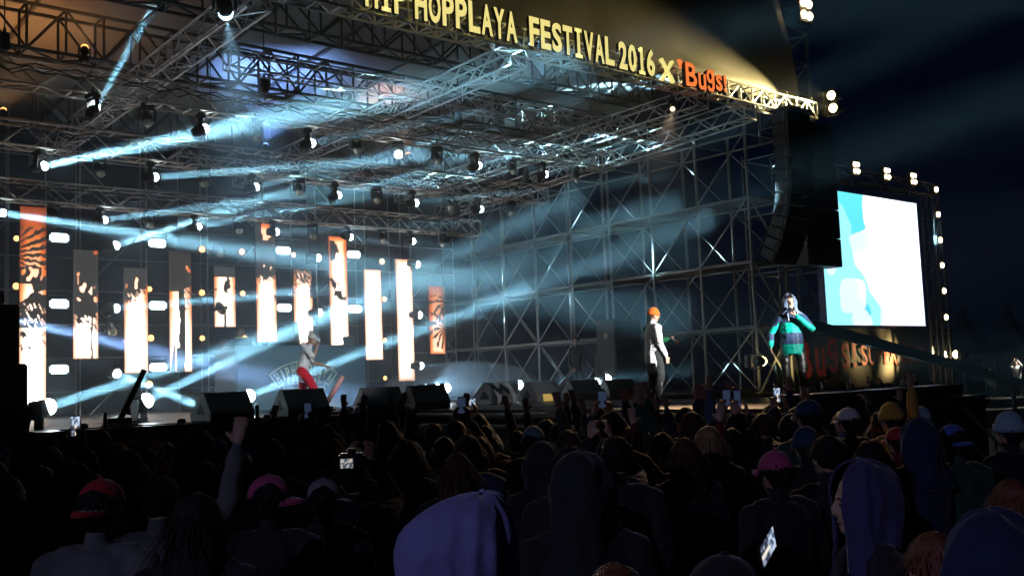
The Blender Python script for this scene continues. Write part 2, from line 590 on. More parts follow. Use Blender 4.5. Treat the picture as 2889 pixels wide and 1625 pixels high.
# ------------------------------------------------------------------ lettered sign on the front truss
def front_sign():
    root = empty('festival_sign', (9.9, 15.88, 9.2), 'raised yellow capital letters and an orange word mounted along the front truss', 'sign')
    H = 0.66
    def word(chars, x0, adv, w, z=0.0, h=H, m=SIGN_Y, bold=0.032, sh=0.0):
        for i, c in enumerate(chars):
            ww = w
            if c in 'I1!':
                ww = w * (0.80 if c in 'I1' else 0.42)
            me = letter_mesh(c, ww, h, 0.09, m, bold, sh) if c not in 'I1' else stroke_glyph(GLYPH_I if c == 'I' else GLYPH_1, ww, h, 0.09, m, 0.085)
            o = obj('letter', me, root, loc=(x0 + adv * i + (w - ww) / 2 - 9.9, 0.0, z + random.uniform(-0.01, 0.01)))
    word('HIP', 9.92, 0.325, 0.275)
    word('HOPPLAYA', 11.05, 0.332, 0.29)
    word('FESTIVAL', 14.02, 0.328, 0.285)
    word('2016', 16.76, 0.318, 0.275, z=-0.02)
    # the cross
    bm = bmesh.new()
    for a in (R(52), R(-52)):
        bm_box(bm, (18.57 - 9.9, 0.045 * (1 if a > 0 else 0.9), 0.26), (0.68, 0.09, 0.062), Matrix.Rotation(-a, 3, 'Y'))
    obj('cross_mark', mesh_of(bm, 'cross_mark', SIGN_Y), root)
    # orange word
    for c, x, w, h, z in (('B', 19.08, 0.42, 0.60, -0.06), ('u', 19.56, 0.29, 0.42, -0.08), ('g', 19.90, 0.30, 0.56, -0.06), ('s', 20.25, 0.25, 0.42, 0.0), ('!', 20.56, 0.11, 0.46, 0.0)):
        obj('letter', letter_mesh(c, w, h, 0.12, SIGN_O, 0.018, 0.0) if c != 'g' else stroke_glyph(GLYPH_G, w, h, 0.12, SIGN_O, 0.085), root, loc=(x - 9.9, 0.0, z))
    bm = bmesh.new()
    v = [bm.verts.new(p) for p in ((19.0 - 9.9, -0.02, 0.62), (19.42 - 9.9, -0.02, 0.42), (19.12 - 9.9, -0.02, 0.44))]
    f = bm.faces.new(v)
    e = bmesh.ops.extrude_face_region(bm, geom=[f])
    bmesh.ops.translate(bm, vec=(0, 0.1, 0), verts=[x for x in e['geom'] if isinstance(x, bmesh.types.BMVert)])
    bmesh.ops.recalc_face_normals(bm, faces=bm.faces)
    obj('flourish', mesh_of(bm, 'flourish', SIGN_O), root)
    for k in range(14):
        x = 0.1 + k * 0.78
        pipe('bracket', root, (x, 0.02, 0.12), (x, 0.08, 0.12), 0.012, BLACKSTEEL)
        pipe('bracket', root, (x, 0.02, 0.40), (x, 0.08, 0.40), 0.012, BLACKSTEEL)
front_sign()

# ------------------------------------------------------------------ lamps
BEAM = 100000.0         # watts of an average beam lamp

def _head_mesh():
    bm = bmesh.new()
    bm_cyl(bm, (0, 0, -0.24), (0, 0, -0.10), 0.10, 0.135, 14)
    bm_cyl(bm, (0, 0, -0.10), (0, 0, 0.06), 0.135, 0.135, 14)
    bm_cyl(bm, (0, 0, 0.06), (0, 0, 0.13), 0.135, 0.118, 14)
    bm_box(bm, (0, 0, -0.06), (0.29, 0.10, 0.12), bevel=0.01)
    return mesh_of(bm, 'lamp_head', BLACK)
def _lens_mesh(m):
    bm = bmesh.new()
    vs = bm_ball(bm, (0, 0, 0), (0.128, 0.128, 0.12), 18, 12)
    bmesh.ops.delete(bm, geom=[v for v in bm.verts if v.co.z < -0.01], context='VERTS')
    return mesh_of(bm, 'lens', m, True)
def _yoke_mesh():
    bm = bmesh.new()
    for s in (-1, 1):
        bm_box(bm, (s * 0.19, 0, -0.10), (0.04, 0.12, 0.34), bevel=0.012)
    bm_box(bm, (0, 0, -0.27), (0.42, 0.13, 0.06), bevel=0.012)
    return mesh_of(bm, 'yoke', BLACK)
def _base_mesh():
    bm = bmesh.new()
    bm_box(bm, (0, 0, 0), (0.34, 0.26, 0.12), bevel=0.015)
    for s in (-1, 1):
        bm_box(bm, (s * 0.10, 0, -0.085), (0.05, 0.16, 0.05))
    return mesh_of(bm, 'base', BLACK)
HEAD, YOKE, BASE = _head_mesh(), _yoke_mesh(), _base_mesh()
LENS_MESH = {True: _lens_mesh(LENS_ON), False: _lens_mesh(LENS_OFF)}
LIGHTS = {}

def spot(name, parent, loc, d, power, angle, color, blend=0.35, radius=0.03):
    key = (name, round(power), round(angle, 2), color, blend)
    if key not in LIGHTS:
        L = bpy.data.lights.new(name, 'SPOT')
        L.energy = power
        L.color = color
        L.spot_size = R(angle)
        L.spot_blend = blend
        L.shadow_soft_size = radius
        LIGHTS[key] = L
    o = bpy.data.objects.new(name, LIGHTS[key])
    o.location = loc
    o.rotation_mode = 'QUATERNION'
    o.rotation_quaternion = Vector((0, 0, -1)).rotation_difference(Vector(d).normalized())
    return link(o, parent)

def shaft(name, parent, loc, d, power, angle, color, width=0.17):
    """a lens wide parallel-ish shaft: disk lamp with a narrow spread"""
    al = R(angle) / 2
    flux = power / (4 * math.pi) * math.pi * al * al
    key = (name, round(flux, 2), round(angle, 2), color, width)
    if key not in LIGHTS:
        L = bpy.data.lights.new(name, 'AREA')
        L.shape = 'DISK'
        L.size = width
        L.spread = R(angle)
        L.energy = flux
        L.color = color
        LIGHTS[key] = L
    o = bpy.data.objects.new(name, LIGHTS[key])
    o.location = loc
    o.rotation_mode = 'QUATERNION'
    o.rotation_quaternion = Vector((0, 0, -1)).rotation_difference(Vector(d).normalized())
    return link(o, parent)

CYAN = (0.42, 0.85, 0.98)
def moving_head(lens, d, mount, lit, label, group, power=1.0, angle=6.0, color=CYAN, beam=True, size=1.0, lensmat=None):
    d = Vector(d).normalized()
    P = Vector(lens)
    c = P - d * 0.15 * size
    mv = {'truss': Vector((0, 0, 1)), 'floor': Vector((0, 0, -1)), 'wall': Vector((0, 1, 0))}[mount]
    root = empty('moving_lamp', c + mv * 0.36 * size, label, 'stage light', group)
    o = c - root.location
    q = Vector((0, 0, 1)).rotation_difference(d)
    h = obj('lamp_head', HEAD, root, loc=o, scale=(size,) * 3)
    h.rotation_mode = 'QUATERNION'; h.rotation_quaternion = q
    ln = obj('lens', LENS_MESH[lit] if lensmat is None else lensmat, h, loc=(0, 0, 0.13))
    # yoke opens along the mount axis, turned towards the aim
    zax = -mv
    side = d.cross(zax)
    side = side.normalized() if side.length > 0.05 else Vector((1, 0, 0))
    yax = zax.cross(side)
    M = Matrix((side, yax, zax)).transposed()
    y = obj('yoke', YOKE, root, loc=o, scale=(size,) * 3)
    y.rotation_mode = 'QUATERNION'; y.rotation_quaternion = M.to_quaternion()
    b = obj('base', BASE, root, scale=(size,) * 3)
    b.rotation_mode = 'QUATERNION'; b.rotation_quaternion = M.to_quaternion()
    if mount == 'truss':
        pipe('clamp', root, (0, 0, 0.06), (0, 0, 0.2), 0.02, BLACKSTEEL)
    if mount == 'wall':
        pipe('clamp', root, (0, 0.05, 0), (0, 0.88, 0), 0.02, BLACKSTEEL)
    if lit and beam:
        at = P + d * 0.13 - root.location
        if angle < 12:
            shaft('beam', root, at, d, BEAM * power, angle, color)
        else:
            spot('beam', root, at, d, BEAM * power, angle, color, 0.9)
    return root

ROWX = [6.45, 8.98, 11.61, 14.05, 16.62, 19.02]
rows = {
    'high': (21.0, 7.87, {0: ((0.46, 0.10, 0.88), 3.2, 3.4), 1: ((0.88, -0.31, 0.36), 2.1, 3.2), 2: ((0.91, -0.36, 0.22), 1.0, 3), 3: ((-0.45, -0.88, -0.14), 0.0, 6), 4: ((0.93, -0.24, 0.27), 0.9, 3), 5: ((0.94, -0.19, 0.29), 1.1, 2.4)}),
    'middle': (24.0, 7.33, {0: ((0.68, -0.72, 0.13), 5.0, 6), 1: ((0.95, -0.30, 0.12), 3.2, 3.6), 2: ((0.92, -0.28, 0.29), 2.1, 2.8), 3: ((0.90, -0.30, 0.31), 1.8, 2.8), 4: ((0.93, -0.36, 0.12), 1.2, 2.6), 5: ((0.96, -0.27, 0.01), 0.3, 2.6)}),
    'low': (27.7, 6.82, {0: ((0.70, -0.69, -0.20), 3.4, 5), 1: ((0.91, -0.39, 0.15), 3.2, 3.6), 2: ((0.85, -0.49, 0.18), 3.0, 3.4), 3: ((0.94, -0.34, 0.06), 1.0, 3), 4: ((0.95, -0.29, -0.14), 0.5, 2.8), 5: ((0.90, -0.41, -0.12), 0.7, 2.8)}),
}
for rn, (Y, Z, heads) in rows.items():
    for i, x in enumerate(ROWX):
        d, pw, an = heads[i]
        moving_head((x, Y - (0.55 if i == 0 and rn == 'high' else 0.0), Z), d, 'truss', True, 'lit white moving lamp hanging in the %s lamp row' % rn, 'lit moving lamps of the %s row' % rn, pw, an, beam=pw > 0, size=0.8)
    for i in range(6):
        x = ROWX[i] + 1.25
        moving_head((x, Y, Z - 0.05), (random.uniform(-0.2, 0.2), -0.6, -0.8), 'truss', False, 'unlit moving lamp with pale lens hanging in the %s lamp row' % rn, 'unlit moving lamps of the %s row' % rn, size=0.8)
wall = [((10.15, 30.3, 6.52), (0.79, -0.54, 0.29), 4.2, 4), ((10.15, 30.3, 4.65), (0.82, -0.57, 0.06), 2.4, 3.6), ((10.16, 30.3, 2.73), (0.39, -0.87, -0.31), 3.6, 3.8),
        ((16.89, 30.3, 6.47), (0.84, -0.54, -0.06), 0.8, 3), ((16.90, 30.3, 4.61), (0.90, -0.42, 0.04), 1.4, 3),
        ((20.96, 30.3, 6.42), (0.80, -0.57, -0.19), 1.0, 3), ((20.99, 30.3, 4.57), (0.80, -0.59, -0.08), 0.7, 2.6), ((20.98, 30.3, 2.73), (0.84, -0.54, -0.03), 0.7, 2.6)]
for p, d, pw, an in wall:
    moving_head(p, d, 'wall', True, 'lit white moving lamp clamped on the back wall grid', 'lit lamps on the back wall', pw, an)
for p in ((13.41, 30.3, 6.42), (10.04, 30.3, 3.94), (13.45, 30.3, 4.6), (13.45, 30.3, 2.9)):
    moving_head(p, (0.1, -0.7, -0.7), 'wall', False, 'unlit moving lamp clamped on the back wall grid', 'unlit lamps on the back wall')
moving_head((5.2, 19.0, 1.95), (0.91, -0.30, 0.29), 'floor', True, 'lit moving lamp on the stage floor beside the black speaker stack', None, 2.6, 5, size=1.15)
moving_head((7.29, 20.0, 1.98), (0.68, -0.62, 0.39), 'floor', True, 'lit moving lamp on the stage floor behind the tilted black jet tube', None, 3.6, 4.2, size=1.15)
moving_head((9.93, 21.0, 1.98), (0.86, -0.38, 0.33), 'floor', True, 'lit moving lamp on the stage floor hidden behind a monitor wedge', None, 3.6, 4.2, size=1.15)
for p, d, pw in (((15.74, 22.0, 1.95), (0.77, -0.64, 0.02), 0.6), ((16.2, 22.2, 1.95), (0.6, -0.78, 0.05), 0.4), ((18.6, 22.0, 1.95), (0.8, -0.6, 0.03), 0.5), ((19.3, 19.6, 1.93), (0.76, -0.65, 0.06), 0.5), ((19.62, 19.5, 2.02), (0.6, -0.8, 0.08), 0.3)):
    moving_head(p, d, 'floor', True, 'lit moving lamp low on the stage floor among the right wedges', 'floor lamps at the right wedges', pw * 0.8, 3)
moving_head((5.6, 27.0, 4.3), (0.88, -0.40, -0.27), 'wall', True, 'lit bluish lamp above the black speaker stack', None, 2.6, 6, color=(0.4, 0.62, 1.0))

# white strobe panels between the light columns
def _strobe():
    root = empty('strobe_light', (0, 0, 0))
    bm = bmesh.new()
    bm_box(bm, (0, 0.06, 0), (0.64, 0.12, 0.36), bevel=0.03)
    obj('housing', mesh_of(bm, 'strobe_housing', BLACK), root)
    bm = bmesh.new()
    bm_box(bm, (0, -0.03, 0), (0.52, 0.10, 0.25), bevel=0.048)
    obj('tube_panel', mesh_of(bm, 'strobe_panel', STROBE_ON, True), root)
    bm = bmesh.new()
    for s in (-1, 1):
        bm_box(bm, (s * 0.335, 0.06, 0.12), (0.02, 0.05, 0.36))
    bm_box(bm, (0, 0.06, 0.30), (0.69, 0.05, 0.02))
    obj('bracket', mesh_of(bm, 'strobe_bracket', BLACKSTEEL), root)
    pipe('clamp', root, (0, 0.06, 0.3), (0, 0.86, 0.34), 0.02, BLACKSTEEL)
    return root
st = _strobe()
first = True
for x in (8.63, 11.49, 15.74, 18.46):
    for z in (6.70, 4.78, 2.90):
        if x > 15 and z < 3:
            continue
        o = st if first else copy_tree(st)
        first = False
        o.location = (x, 30.62, z)
        tag(o, 'white rounded strobe panel burning between the light columns', 'strobe light', 'strobe panels on the back wall')

# small warm lamps on the grid
def _par(name, m, r=0.085):
    root = empty(name, (0, 0, 0))
    bm = bmesh.new()
    bm_cyl(bm, (0, 0.22, 0), (0, 0.0, 0), r * 0.75, r * 1.15, 14, caps=True)
    obj('can', mesh_of(bm, 'par_can', BLACK), root)
    bm = bmesh.new()
    bm_ball(bm, (0, 0, 0), (r, r * 0.6, r), 14, 8)
    bmesh.ops.delete(bm, geom=[v for v in bm.verts if v.co.y > 0.01], context='VERTS')
    obj('bulb', mesh_of(bm, 'par_bulb', m, True), root)
    pipe('clamp', root, (0, 0.2, 0), (0, 0.5, 0), 0.012, BLACKSTEEL)
    return root
pr = _par('warm_lamp', WARM_ON)
for i, (x, z) in enumerate(((7.58, 6.67), (7.58, 5.30), (13.09, 6.65), (14.45, 6.64), (13.07, 5.25), (14.46, 5.26), (11.39, 5.32), (11.42, 3.81), (13.06, 3.80), (14.50, 3.79), (11.36, 2.40), (16.33, 6.63), (16.3, 5.3), (19.88, 6.56), (19.94, 5.19), (19.92, 3.70), (19.88, 2.34))):
    o = pr if i == 0 else copy_tree(pr)
    o.location = (x, 31.0, z)
    s = random.uniform(0.9, 1.25)
    o.scale = (s, s, s)
    tag(o, 'small warm orange lamp glowing on the back wall grid', 'lamp', 'warm lamps on the back wall')

# ------------------------------------------------------------------ light columns (LED strips playing one palm picture)
def hsh(a, b):
    return noise.noise((a * 1.7, b * 1.7, 9.1))

def leaf(x, z, cx, cz, rad, n, ph, a0=-3.2, a1=3.2, droop=0.35):
    dx, dz = x - cx, z - cz
    r = math.hypot(dx, dz)
    if r > rad:
        return 0.0
    a = math.atan2(dz + droop * r * r, dx)
    if not (a0 < a < a1):
        return 0.0
    k = math.sin(a * n + ph + 1.8 * noise.noise((x * 5, z * 5, ph)))
    edge = 1 - r / rad
    return 1.0 if k > 0.15 - 0.9 * edge + 0.25 else 0.0

def column_colour(k, x, z, u, v):
    """k column, x z world, u across 0..1, v 0 bottom..1 top -> (r, g, b)"""
    hot = (1.0, 0.93, 0.80)
    nz = noise.noise((x * 2.2, z * 2.2, k * 3.3))
    fine = noise.noise((x * 9, z * 4.5, k * 1.3))
    f2 = noise.noise((x * 24 + z * 11, z * 5, k * 2.0))
    dark = 0.0
    if k == 0:
        if v > 0.90: dark = 0
        elif v > 0.70: dark = 1.0 if (math.sin(34 * math.atan2(z - 6.1, x - 7.0) + 2.0 * fine) > 0.25 - 0.5 * (0.9 - v) / 0.2 + 0.5 * nz) else 0
        elif v > 0.63: dark = 0.0 if nz + fine > 0.25 else 1
        elif v > 0.52: dark = 0.0 if (nz * 0.8 + 0.8 - abs(v - 0.575) * 14 - u * 0.5) > 0.2 else 1
        elif v > 0.40: dark = 0.0 if f2 > 0.22 + (v - 0.40) * 1.2 else 1
        elif v > 0.28: dark = 1.0 if f2 > (v - 0.2) * -1.6 + 0.42 else 0
    elif k == 1:
        if v > 0.42: dark = 0.0 if (fine + 0.5 * nz > 0.36 and v < 0.88) or (u > 0.82 and v > 0.96) else 1
        elif v > 0.22: dark = 0.0 if f2 > (v - 0.30) * 4.0 - 0.15 else 1
        if 0.72 < u + 0.04 * math.sin(v * 9) < 0.80: dark = 1
    elif k == 2:
        if v > 0.80: dark = 1.0 if fine < 0.45 else 0
        elif v > 0.66: dark = 0.0 if f2 + (u - 0.5) > 0.1 - (0.75 - v) * 6 else 1
    elif k == 3:
        tr = 0.42 + 0.14 * math.sin((1 - v) * 2.4)
        if v > 0.70: dark = 0.0 if (fine > 0.34 and v < 0.88 and u > 0.5) else 1
        elif u < tr - 0.12 - 0.05 * nz: dark = 1.0 if v > 0.66 or (u > 0.3 and v < 0.2) else 0
        elif u > tr + 0.16 + 0.22 * max(0, 0.55 - v) * 0: dark = 0.0 if v < 0.58 + f2 * 0.2 else (1.0 if f2 < 0.1 else 0)
        else: dark = 1.0
        if u < 0.25 and v < 0.25 and u > v * 0.9: dark = 1
    elif k == 4:
        if v > 0.83: dark = 1.0
        elif v > 0.55: dark = 1.0 if abs(u - 0.62 - 0.1 * nz) < 0.10 + 0.18 * fine else 0
        elif v < 0.34: dark = 1.0 if abs(u - 0.5) < 0.05 + 0.03 * nz else 0
        if 0.6 < v < 0.70 and fine > 0.2: dark = 1
    elif k == 5:
        if v > 0.86: dark = 0.0 if nz + 0.6 * fine > -0.1 and u > 0.3 else 1
        elif v > 0.56: dark = 0.0 if (fine > 0.42 and v < 0.66) else 1
        elif v > 0.44: dark = 1.0 if f2 > 0.6 - (v - 0.44) * 7 else 0
        else: dark = 1.0 if fine > 0.50 and u > 0.4 else 0
    elif k == 6:
        if v > 0.88: dark = 0.0 if f2 > 0.25 else 1
        elif v > 0.62: dark = 1.0 if u > 0.9 - (0.88 - v) * 0.2 - 0 or f2 > 0.45 - (v - 0.62) * 2.2 else 0
        elif v < 0.3: dark = 1.0 if u < 0.2 + 0.3 * (0.3 - v) else 0
    elif k == 7:
        if 0.78 < v < 0.96: dark = 1.0 if (u < 0.55 - abs(v - 0.87) * 3 + 0.3 * fine) and u > 0.06 else 0
        elif 0.42 < v < 0.62: dark = 1.0 if abs(u - (0.75 - (v - 0.42) * 3.4)) < 0.16 + 0.3 * fine else 0
    elif k == 10:
        dark = max(leaf(x, z, 22.4, 5.1, 0.9, 13, 0.4, droop=0.3), leaf(x, z, 22.3, 4.1, 0.8, 15, 1.4, droop=0.6)) * (0.0 if fine > 0.3 else 1.0)
        dark = dark if v < 0.86 else (1.0 if f2 > 0.25 else 0)
    if dark > 0.5:
        g = 0.045
        return (g * 1.05, g * 0.95, g * 0.88)
    h = max(0.0, min(1.0, (z - 3.9) / 3.0))          # redder sky higher up in the picture
    if k in (8, 9): h *= 0.25
    if k == 7: h *= 0.55
    if k in (4, 5, 6): h *= 0.6
    s = 4.6 * (1 - 0.82 * h)
    if k == 10: h, s = 0.45 + 0.35 * v, 2.4 * (1.0 - 0.6 * v)
    rim = min(u, 1 - u, (1 - v) * 5, v * 6) + 0.02 * fine
    w_ = max(0.0, 1 - rim / 0.28)                    # amber bloom of the bright column, painted into its edge colour
    s *= 1 - 0.68 * w_; h = min(1, h + 0.55 * w_)
    return (s * 1.0, s * (0.92 - 0.72 * h), s * max(0.05, 0.80 - 0.85 * h))

def led_material():
    m = bpy.data.materials.new('led_picture')
    m.use_nodes = True
    nt = m.node_tree
    b = nt.nodes['Principled BSDF']
    b.inputs['Base Color'].default_value = (0.03, 0.03, 0.03, 1)
    b.inputs['Roughness'].default_value = 0.5
    a = nt.nodes.new('ShaderNodeVertexColor')
    a.layer_name = 'picture'
    nt.links.new(a.outputs['Color'], b.inputs['Emission Color'])
    b.inputs['Emission Strength'].default_value = 1.0
    return m
LED = led_material()

def picture_grid(name, w, h, nu, nv, fn, m):
    """upright grid facing -Y, origin at lower left corner, coloured by fn(u, v)"""
    vs = [(w * i / nu, 0, h * j / nv) for j in range(nv + 1) for i in range(nu + 1)]
    fs = [(j * (nu + 1) + i, j * (nu + 1) + i + 1, (j + 1) * (nu + 1) + i + 1, (j + 1) * (nu + 1) + i) for j in range(nv) for i in range(nu)]
    me = bpy.data.meshes.new(name)
    me.from_pydata(vs, [], fs)
    at = me.color_attributes.new('picture', 'FLOAT_COLOR', 'POINT')
    buf = []
    for j in range(nv + 1):
        for i in range(nu + 1):
            c = fn(i / nu, j / nv)
            buf += [c[0], c[1], c[2], 1.0]
    at.data.foreach_set('color', buf)
    me.materials.append(m)
    return me

COLUMNS = [(7.55, 1.79, 7.53), (8.99, 3.19, 6.37), (10.45, 2.74, 5.90), (11.82, 2.74, 6.48), (13.27, 4.13, 6.06), (14.71, 3.65, 7.55), (16.05, 3.55, 6.06), (17.42, 3.45, 7.28), (18.80, 2.99, 6.18), (20.14, 2.21, 6.61), (21.55, 3.16, 5.68)]
COLDESC = ['tallest light column with red palm fronds beside the speaker stack', 'light column dark above with one thin trunk line', 'light column whose lower half glows solid white', 'light column with a dark leaning palm trunk', 'short white light column above the man in yellow', 'high light column with a red patch at its top', 'light column behind the man in the white cap', 'light column with red edge and dark frond patches', 'plain white light column left of the longest white one', 'longest plain white light column above the floor smoke', 'small orange light column with fronds at the scaffold']
CW = 0.70
for k, (x, z0, z1) in enumerate(COLUMNS):
    root = empty('light_column', (x, 30.5, z0), COLDESC[k], 'video column', 'tall light columns on the back wall')
    h = z1 - z0
    obj('display', picture_grid('display', CW, h, 26, int(h / 0.027), lambda u, v, k=k, x=x, z0=z0, h=h: column_colour(k, x + u * CW, z0 + v * h, u, v), LED), root)
    bm = bmesh.new()
    bm_box(bm, (CW / 2, 0.07, h / 2), (CW - 0.004, 0.12, h - 0.004))
    obj('cabinet', mesh_of(bm, 'column_cabinet', BLACK), root)
    for q in (0.2, 0.8):
        pipe('bracket', root, (CW / 2, 0.12, h * q), (CW / 2, 0.98, h * q), 0.02, BLACKSTEEL)

# ------------------------------------------------------------------ wash lamps colouring the roof canvas and crowd, follow lamps on the singers
def wash(loc, target, color, power, angle, label, mount='truss', group=None, size=1.0):
    d = Vector(target) - Vector(loc)
    m = mat('wash_lens_%d_%d_%d' % tuple(int(c * 99) for c in color), color, 0.2, emit=color, estr=14 if size == 1.0 else 3, sampling='NONE')
    return moving_head(loc, d, mount, True, label, group, power / BEAM, angle, color, lensmat=_lens_mesh(m), size=size)
wash((12.4, 25.0, 8.75), (13.0, 25.5, 11.1), (0.22, 0.42, 1.0), 1900, 110, 'blue wash lamp lighting the canvas behind the deep girder', 'floor', size=0.55)
wash((17.0, 24.9, 9.0), (16.9, 25.5, 11.1), (1.0, 0.30, 0.12), 600, 85, 'red wash lamp lighting the canvas right of the blue patch', 'floor', size=0.55)
wash((5.8, 24.9, 8.75), (6.4, 25.4, 11.1), (1.0, 0.42, 0.12), 300, 120, 'amber wash lamp lighting the canvas left of the blue patch', 'floor', size=0.55)
wash((6.2, 20.3, 9.0), (6.6, 21.0, 11.1), (1.0, 0.45, 0.14), 110, 120, 'amber wash lamp lighting the canvas near the first roof truss', 'floor', size=0.55)
wash((25.45, 15.75, 9.86), (20.5, 16.3, 9.62), (1.0, 0.78, 0.32), 5000, 44, 'upper of two round yellow lamps at the end of the front truss', 'wall')
wash((25.5, 15.75, 9.5), (21.0, 16.15, 9.35), (1.0, 0.78, 0.32), 5000, 40, 'lower of two round yellow lamps at the end of the front truss', 'wall')

# ------------------------------------------------------------------ video screen, its lamp frame and the banner below
def sstep(a, b, x):
    t = max(0.0, min(1.0, (x - a) / (b - a)))
    return t * t * (3 - 2 * t)
def mixc(a, b, t):
    return tuple(x + (y - x) * t for x, y in zip(a, b))
def screen_colour(u, v):
    # close view of a singer: sky cyan ground, pale over-exposed figure filling the right side
    n = 0.025 * noise.noise((u * 5, v * 5, 2)) + 0.012 * noise.noise((u * 14, v * 14, 5))
    c = mixc((0.10, 0.80, 1.05), (0.16, 0.95, 1.15), v)
    pale = (0.42, 1.10, 1.25)
    white = mixc((0.86, 1.02, 1.2), (1.6, 1.65, 1.8), sstep(-0.35, 0.25, noise.noise((u * 3.1, v * 3.7, 8)) + u - 0.45))
    hood = ((u - 0.13 + n) / 0.155) ** 2 + ((v - 0.70) / 0.24) ** 2
    c = mixc(pale, c, sstep(0.92, 1.05, hood))
    body = sstep(0.0, 0.015, 0.33 - 0.55 * max(0, v - 0.30) - u + n) * sstep(0.66, 0.60, v)
    c = mixc(c, pale, body)
    face = ((u - 0.07 + n) / 0.075) ** 2 + ((v - 0.60) / 0.24) ** 2
    c = mixc(white, c, sstep(0.85, 1.1, face))
    K = ((0, 0.52), (0.12, 0.52), (0.30, 0.42), (0.50, 0.29), (0.66, 0.27), (0.75, 0.42), (1.01, 0.43))
    for (v0, e0), (v1, e1) in zip(K, K[1:]):
        if v0 <= v < v1:
            edge = e0 + (e1 - e0) * sstep(v0, v1, v) + n
    c = mixc(c, pale, sstep(edge - 0.12, edge - 0.10, u) * sstep(0.66, 0.60, v))
    c = mixc(c, white, sstep(edge - 0.006, edge + 0.006, u))
    arm_ = ((u - 0.26 + n) / 0.13) ** 4 + ((v - 0.22) / 0.13) ** 4
    c = mixc(white, c, sstep(0.9, 1.08, arm_))
    hand_ = ((u - 0.34 + n) / 0.10) ** 2 + ((v - 0.03) / 0.10) ** 2
    return mixc(white, c, sstep(0.9, 1.08, hand_))

def video_screen():
    root = empty('video_screen', (24.87, 16.0, 3.28), 'large cyan and white video screen beside the stage', 'screen')
    w, h = 5.42, 3.88
    m = LED
    obj('display', picture_grid('screen_display', w, h, 220, 160, screen_colour, m), root)
    bm = bmesh.new()
    bm_box(bm, (w / 2, 0.10, h / 2), (w - 0.01, 0.18, h - 0.01))
    obj('cabinet', mesh_of(bm, 'screen_cabinet', BLACK), root)
    bm = bmesh.new()
    for x in (-0.025, w + 0.025):
        bm_box(bm, (x, 0.09, h / 2), (0.05, 0.2, h + 0.1))
    for z in (-0.025, h + 0.025):
        bm_box(bm, (w / 2, 0.09, z), (w, 0.198, 0.05))
    obj('frame', mesh_of(bm, 'screen_frame', mat('screen_blue_frame', (0.05, 0.06, 0.2), 0.4)), root)
video_screen()
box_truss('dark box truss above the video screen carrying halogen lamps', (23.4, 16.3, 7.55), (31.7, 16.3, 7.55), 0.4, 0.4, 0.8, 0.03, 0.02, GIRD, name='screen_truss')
def screen_mast(x, lb):
    root = empty('screen_mast', (x, 16.3, 0), lb, 'mast')
    for a in (-0.2, 0.2):
        for b in (-0.2, 0.2):
            pipe('chord', root, (a, b, 0), (a, b, 7.6), 0.03, GIRD)
    for k in range(10):
        for b in (-0.2, 0.2):
            pipe('brace', root, (-0.2, b, 0.76 * k), (0.2, b, 0.76 * (k + 1)), 0.018, GIRD)
            pipe('cross_bar', root, (-0.2, b, 0.76 * k), (0.2, b, 0.76 * k), 0.018, GIRD)
screen_mast(31.75, 'dark lattice mast with small halogens right of the video screen')
for i in range(3):
    pipe('stay', bpy.data.objects['screen_mast'], (0.2, 0, 2.0 + 2.2 * i), (1.8, 1.6, 0.1), 0.012, GIRD)

def halogen(loc, cols, nrows, label, group, s=0.15, m=WARM_HOT):
    root = empty('halogen_lamp', loc, label, 'lamp', group)
    bm = bmesh.new()
    bm_box(bm, (0, 0.08, 0), (cols * s + 0.06, 0.14, nrows * s * 1.25 + 0.06), bevel=0.01)
    obj('housing', mesh_of(bm, 'halogen_housing', BLACK), root)
    bmx = bmesh.new()
    bm_ball(bmx, (0, 0, 0), (s * 0.42, s * 0.3, s * 0.42), 12, 8)
    me = mesh_of(bmx, 'halogen_bulb', m, True)
    for i in range(cols):
        for j in range(nrows):
            obj('bulb', me, root, loc=((i - (cols - 1) / 2) * s, 0.0, (j - (nrows - 1) / 2) * s * 1.25 ))
    return root
for x in (26.78, 28.5, 30.07):
    halogen((x, 15.9, 7.92), 2, 2, 'four cell halogen lamp burning above the video screen', 'halogens above the screen', 0.16)
for z in (7.72, 6.90, 6.06, 5.24, 4.41, 3.56):
    halogen((31.56, 15.95, z), 1, 1, 'small single halogen lamp on the mast right of the screen', 'halogens down the screen mast', 0.2)
halogen((26.43, 17.0, 13.0), 2, 2, 'four cell halogen lamp high on the roof corner mast', None, 0.30)

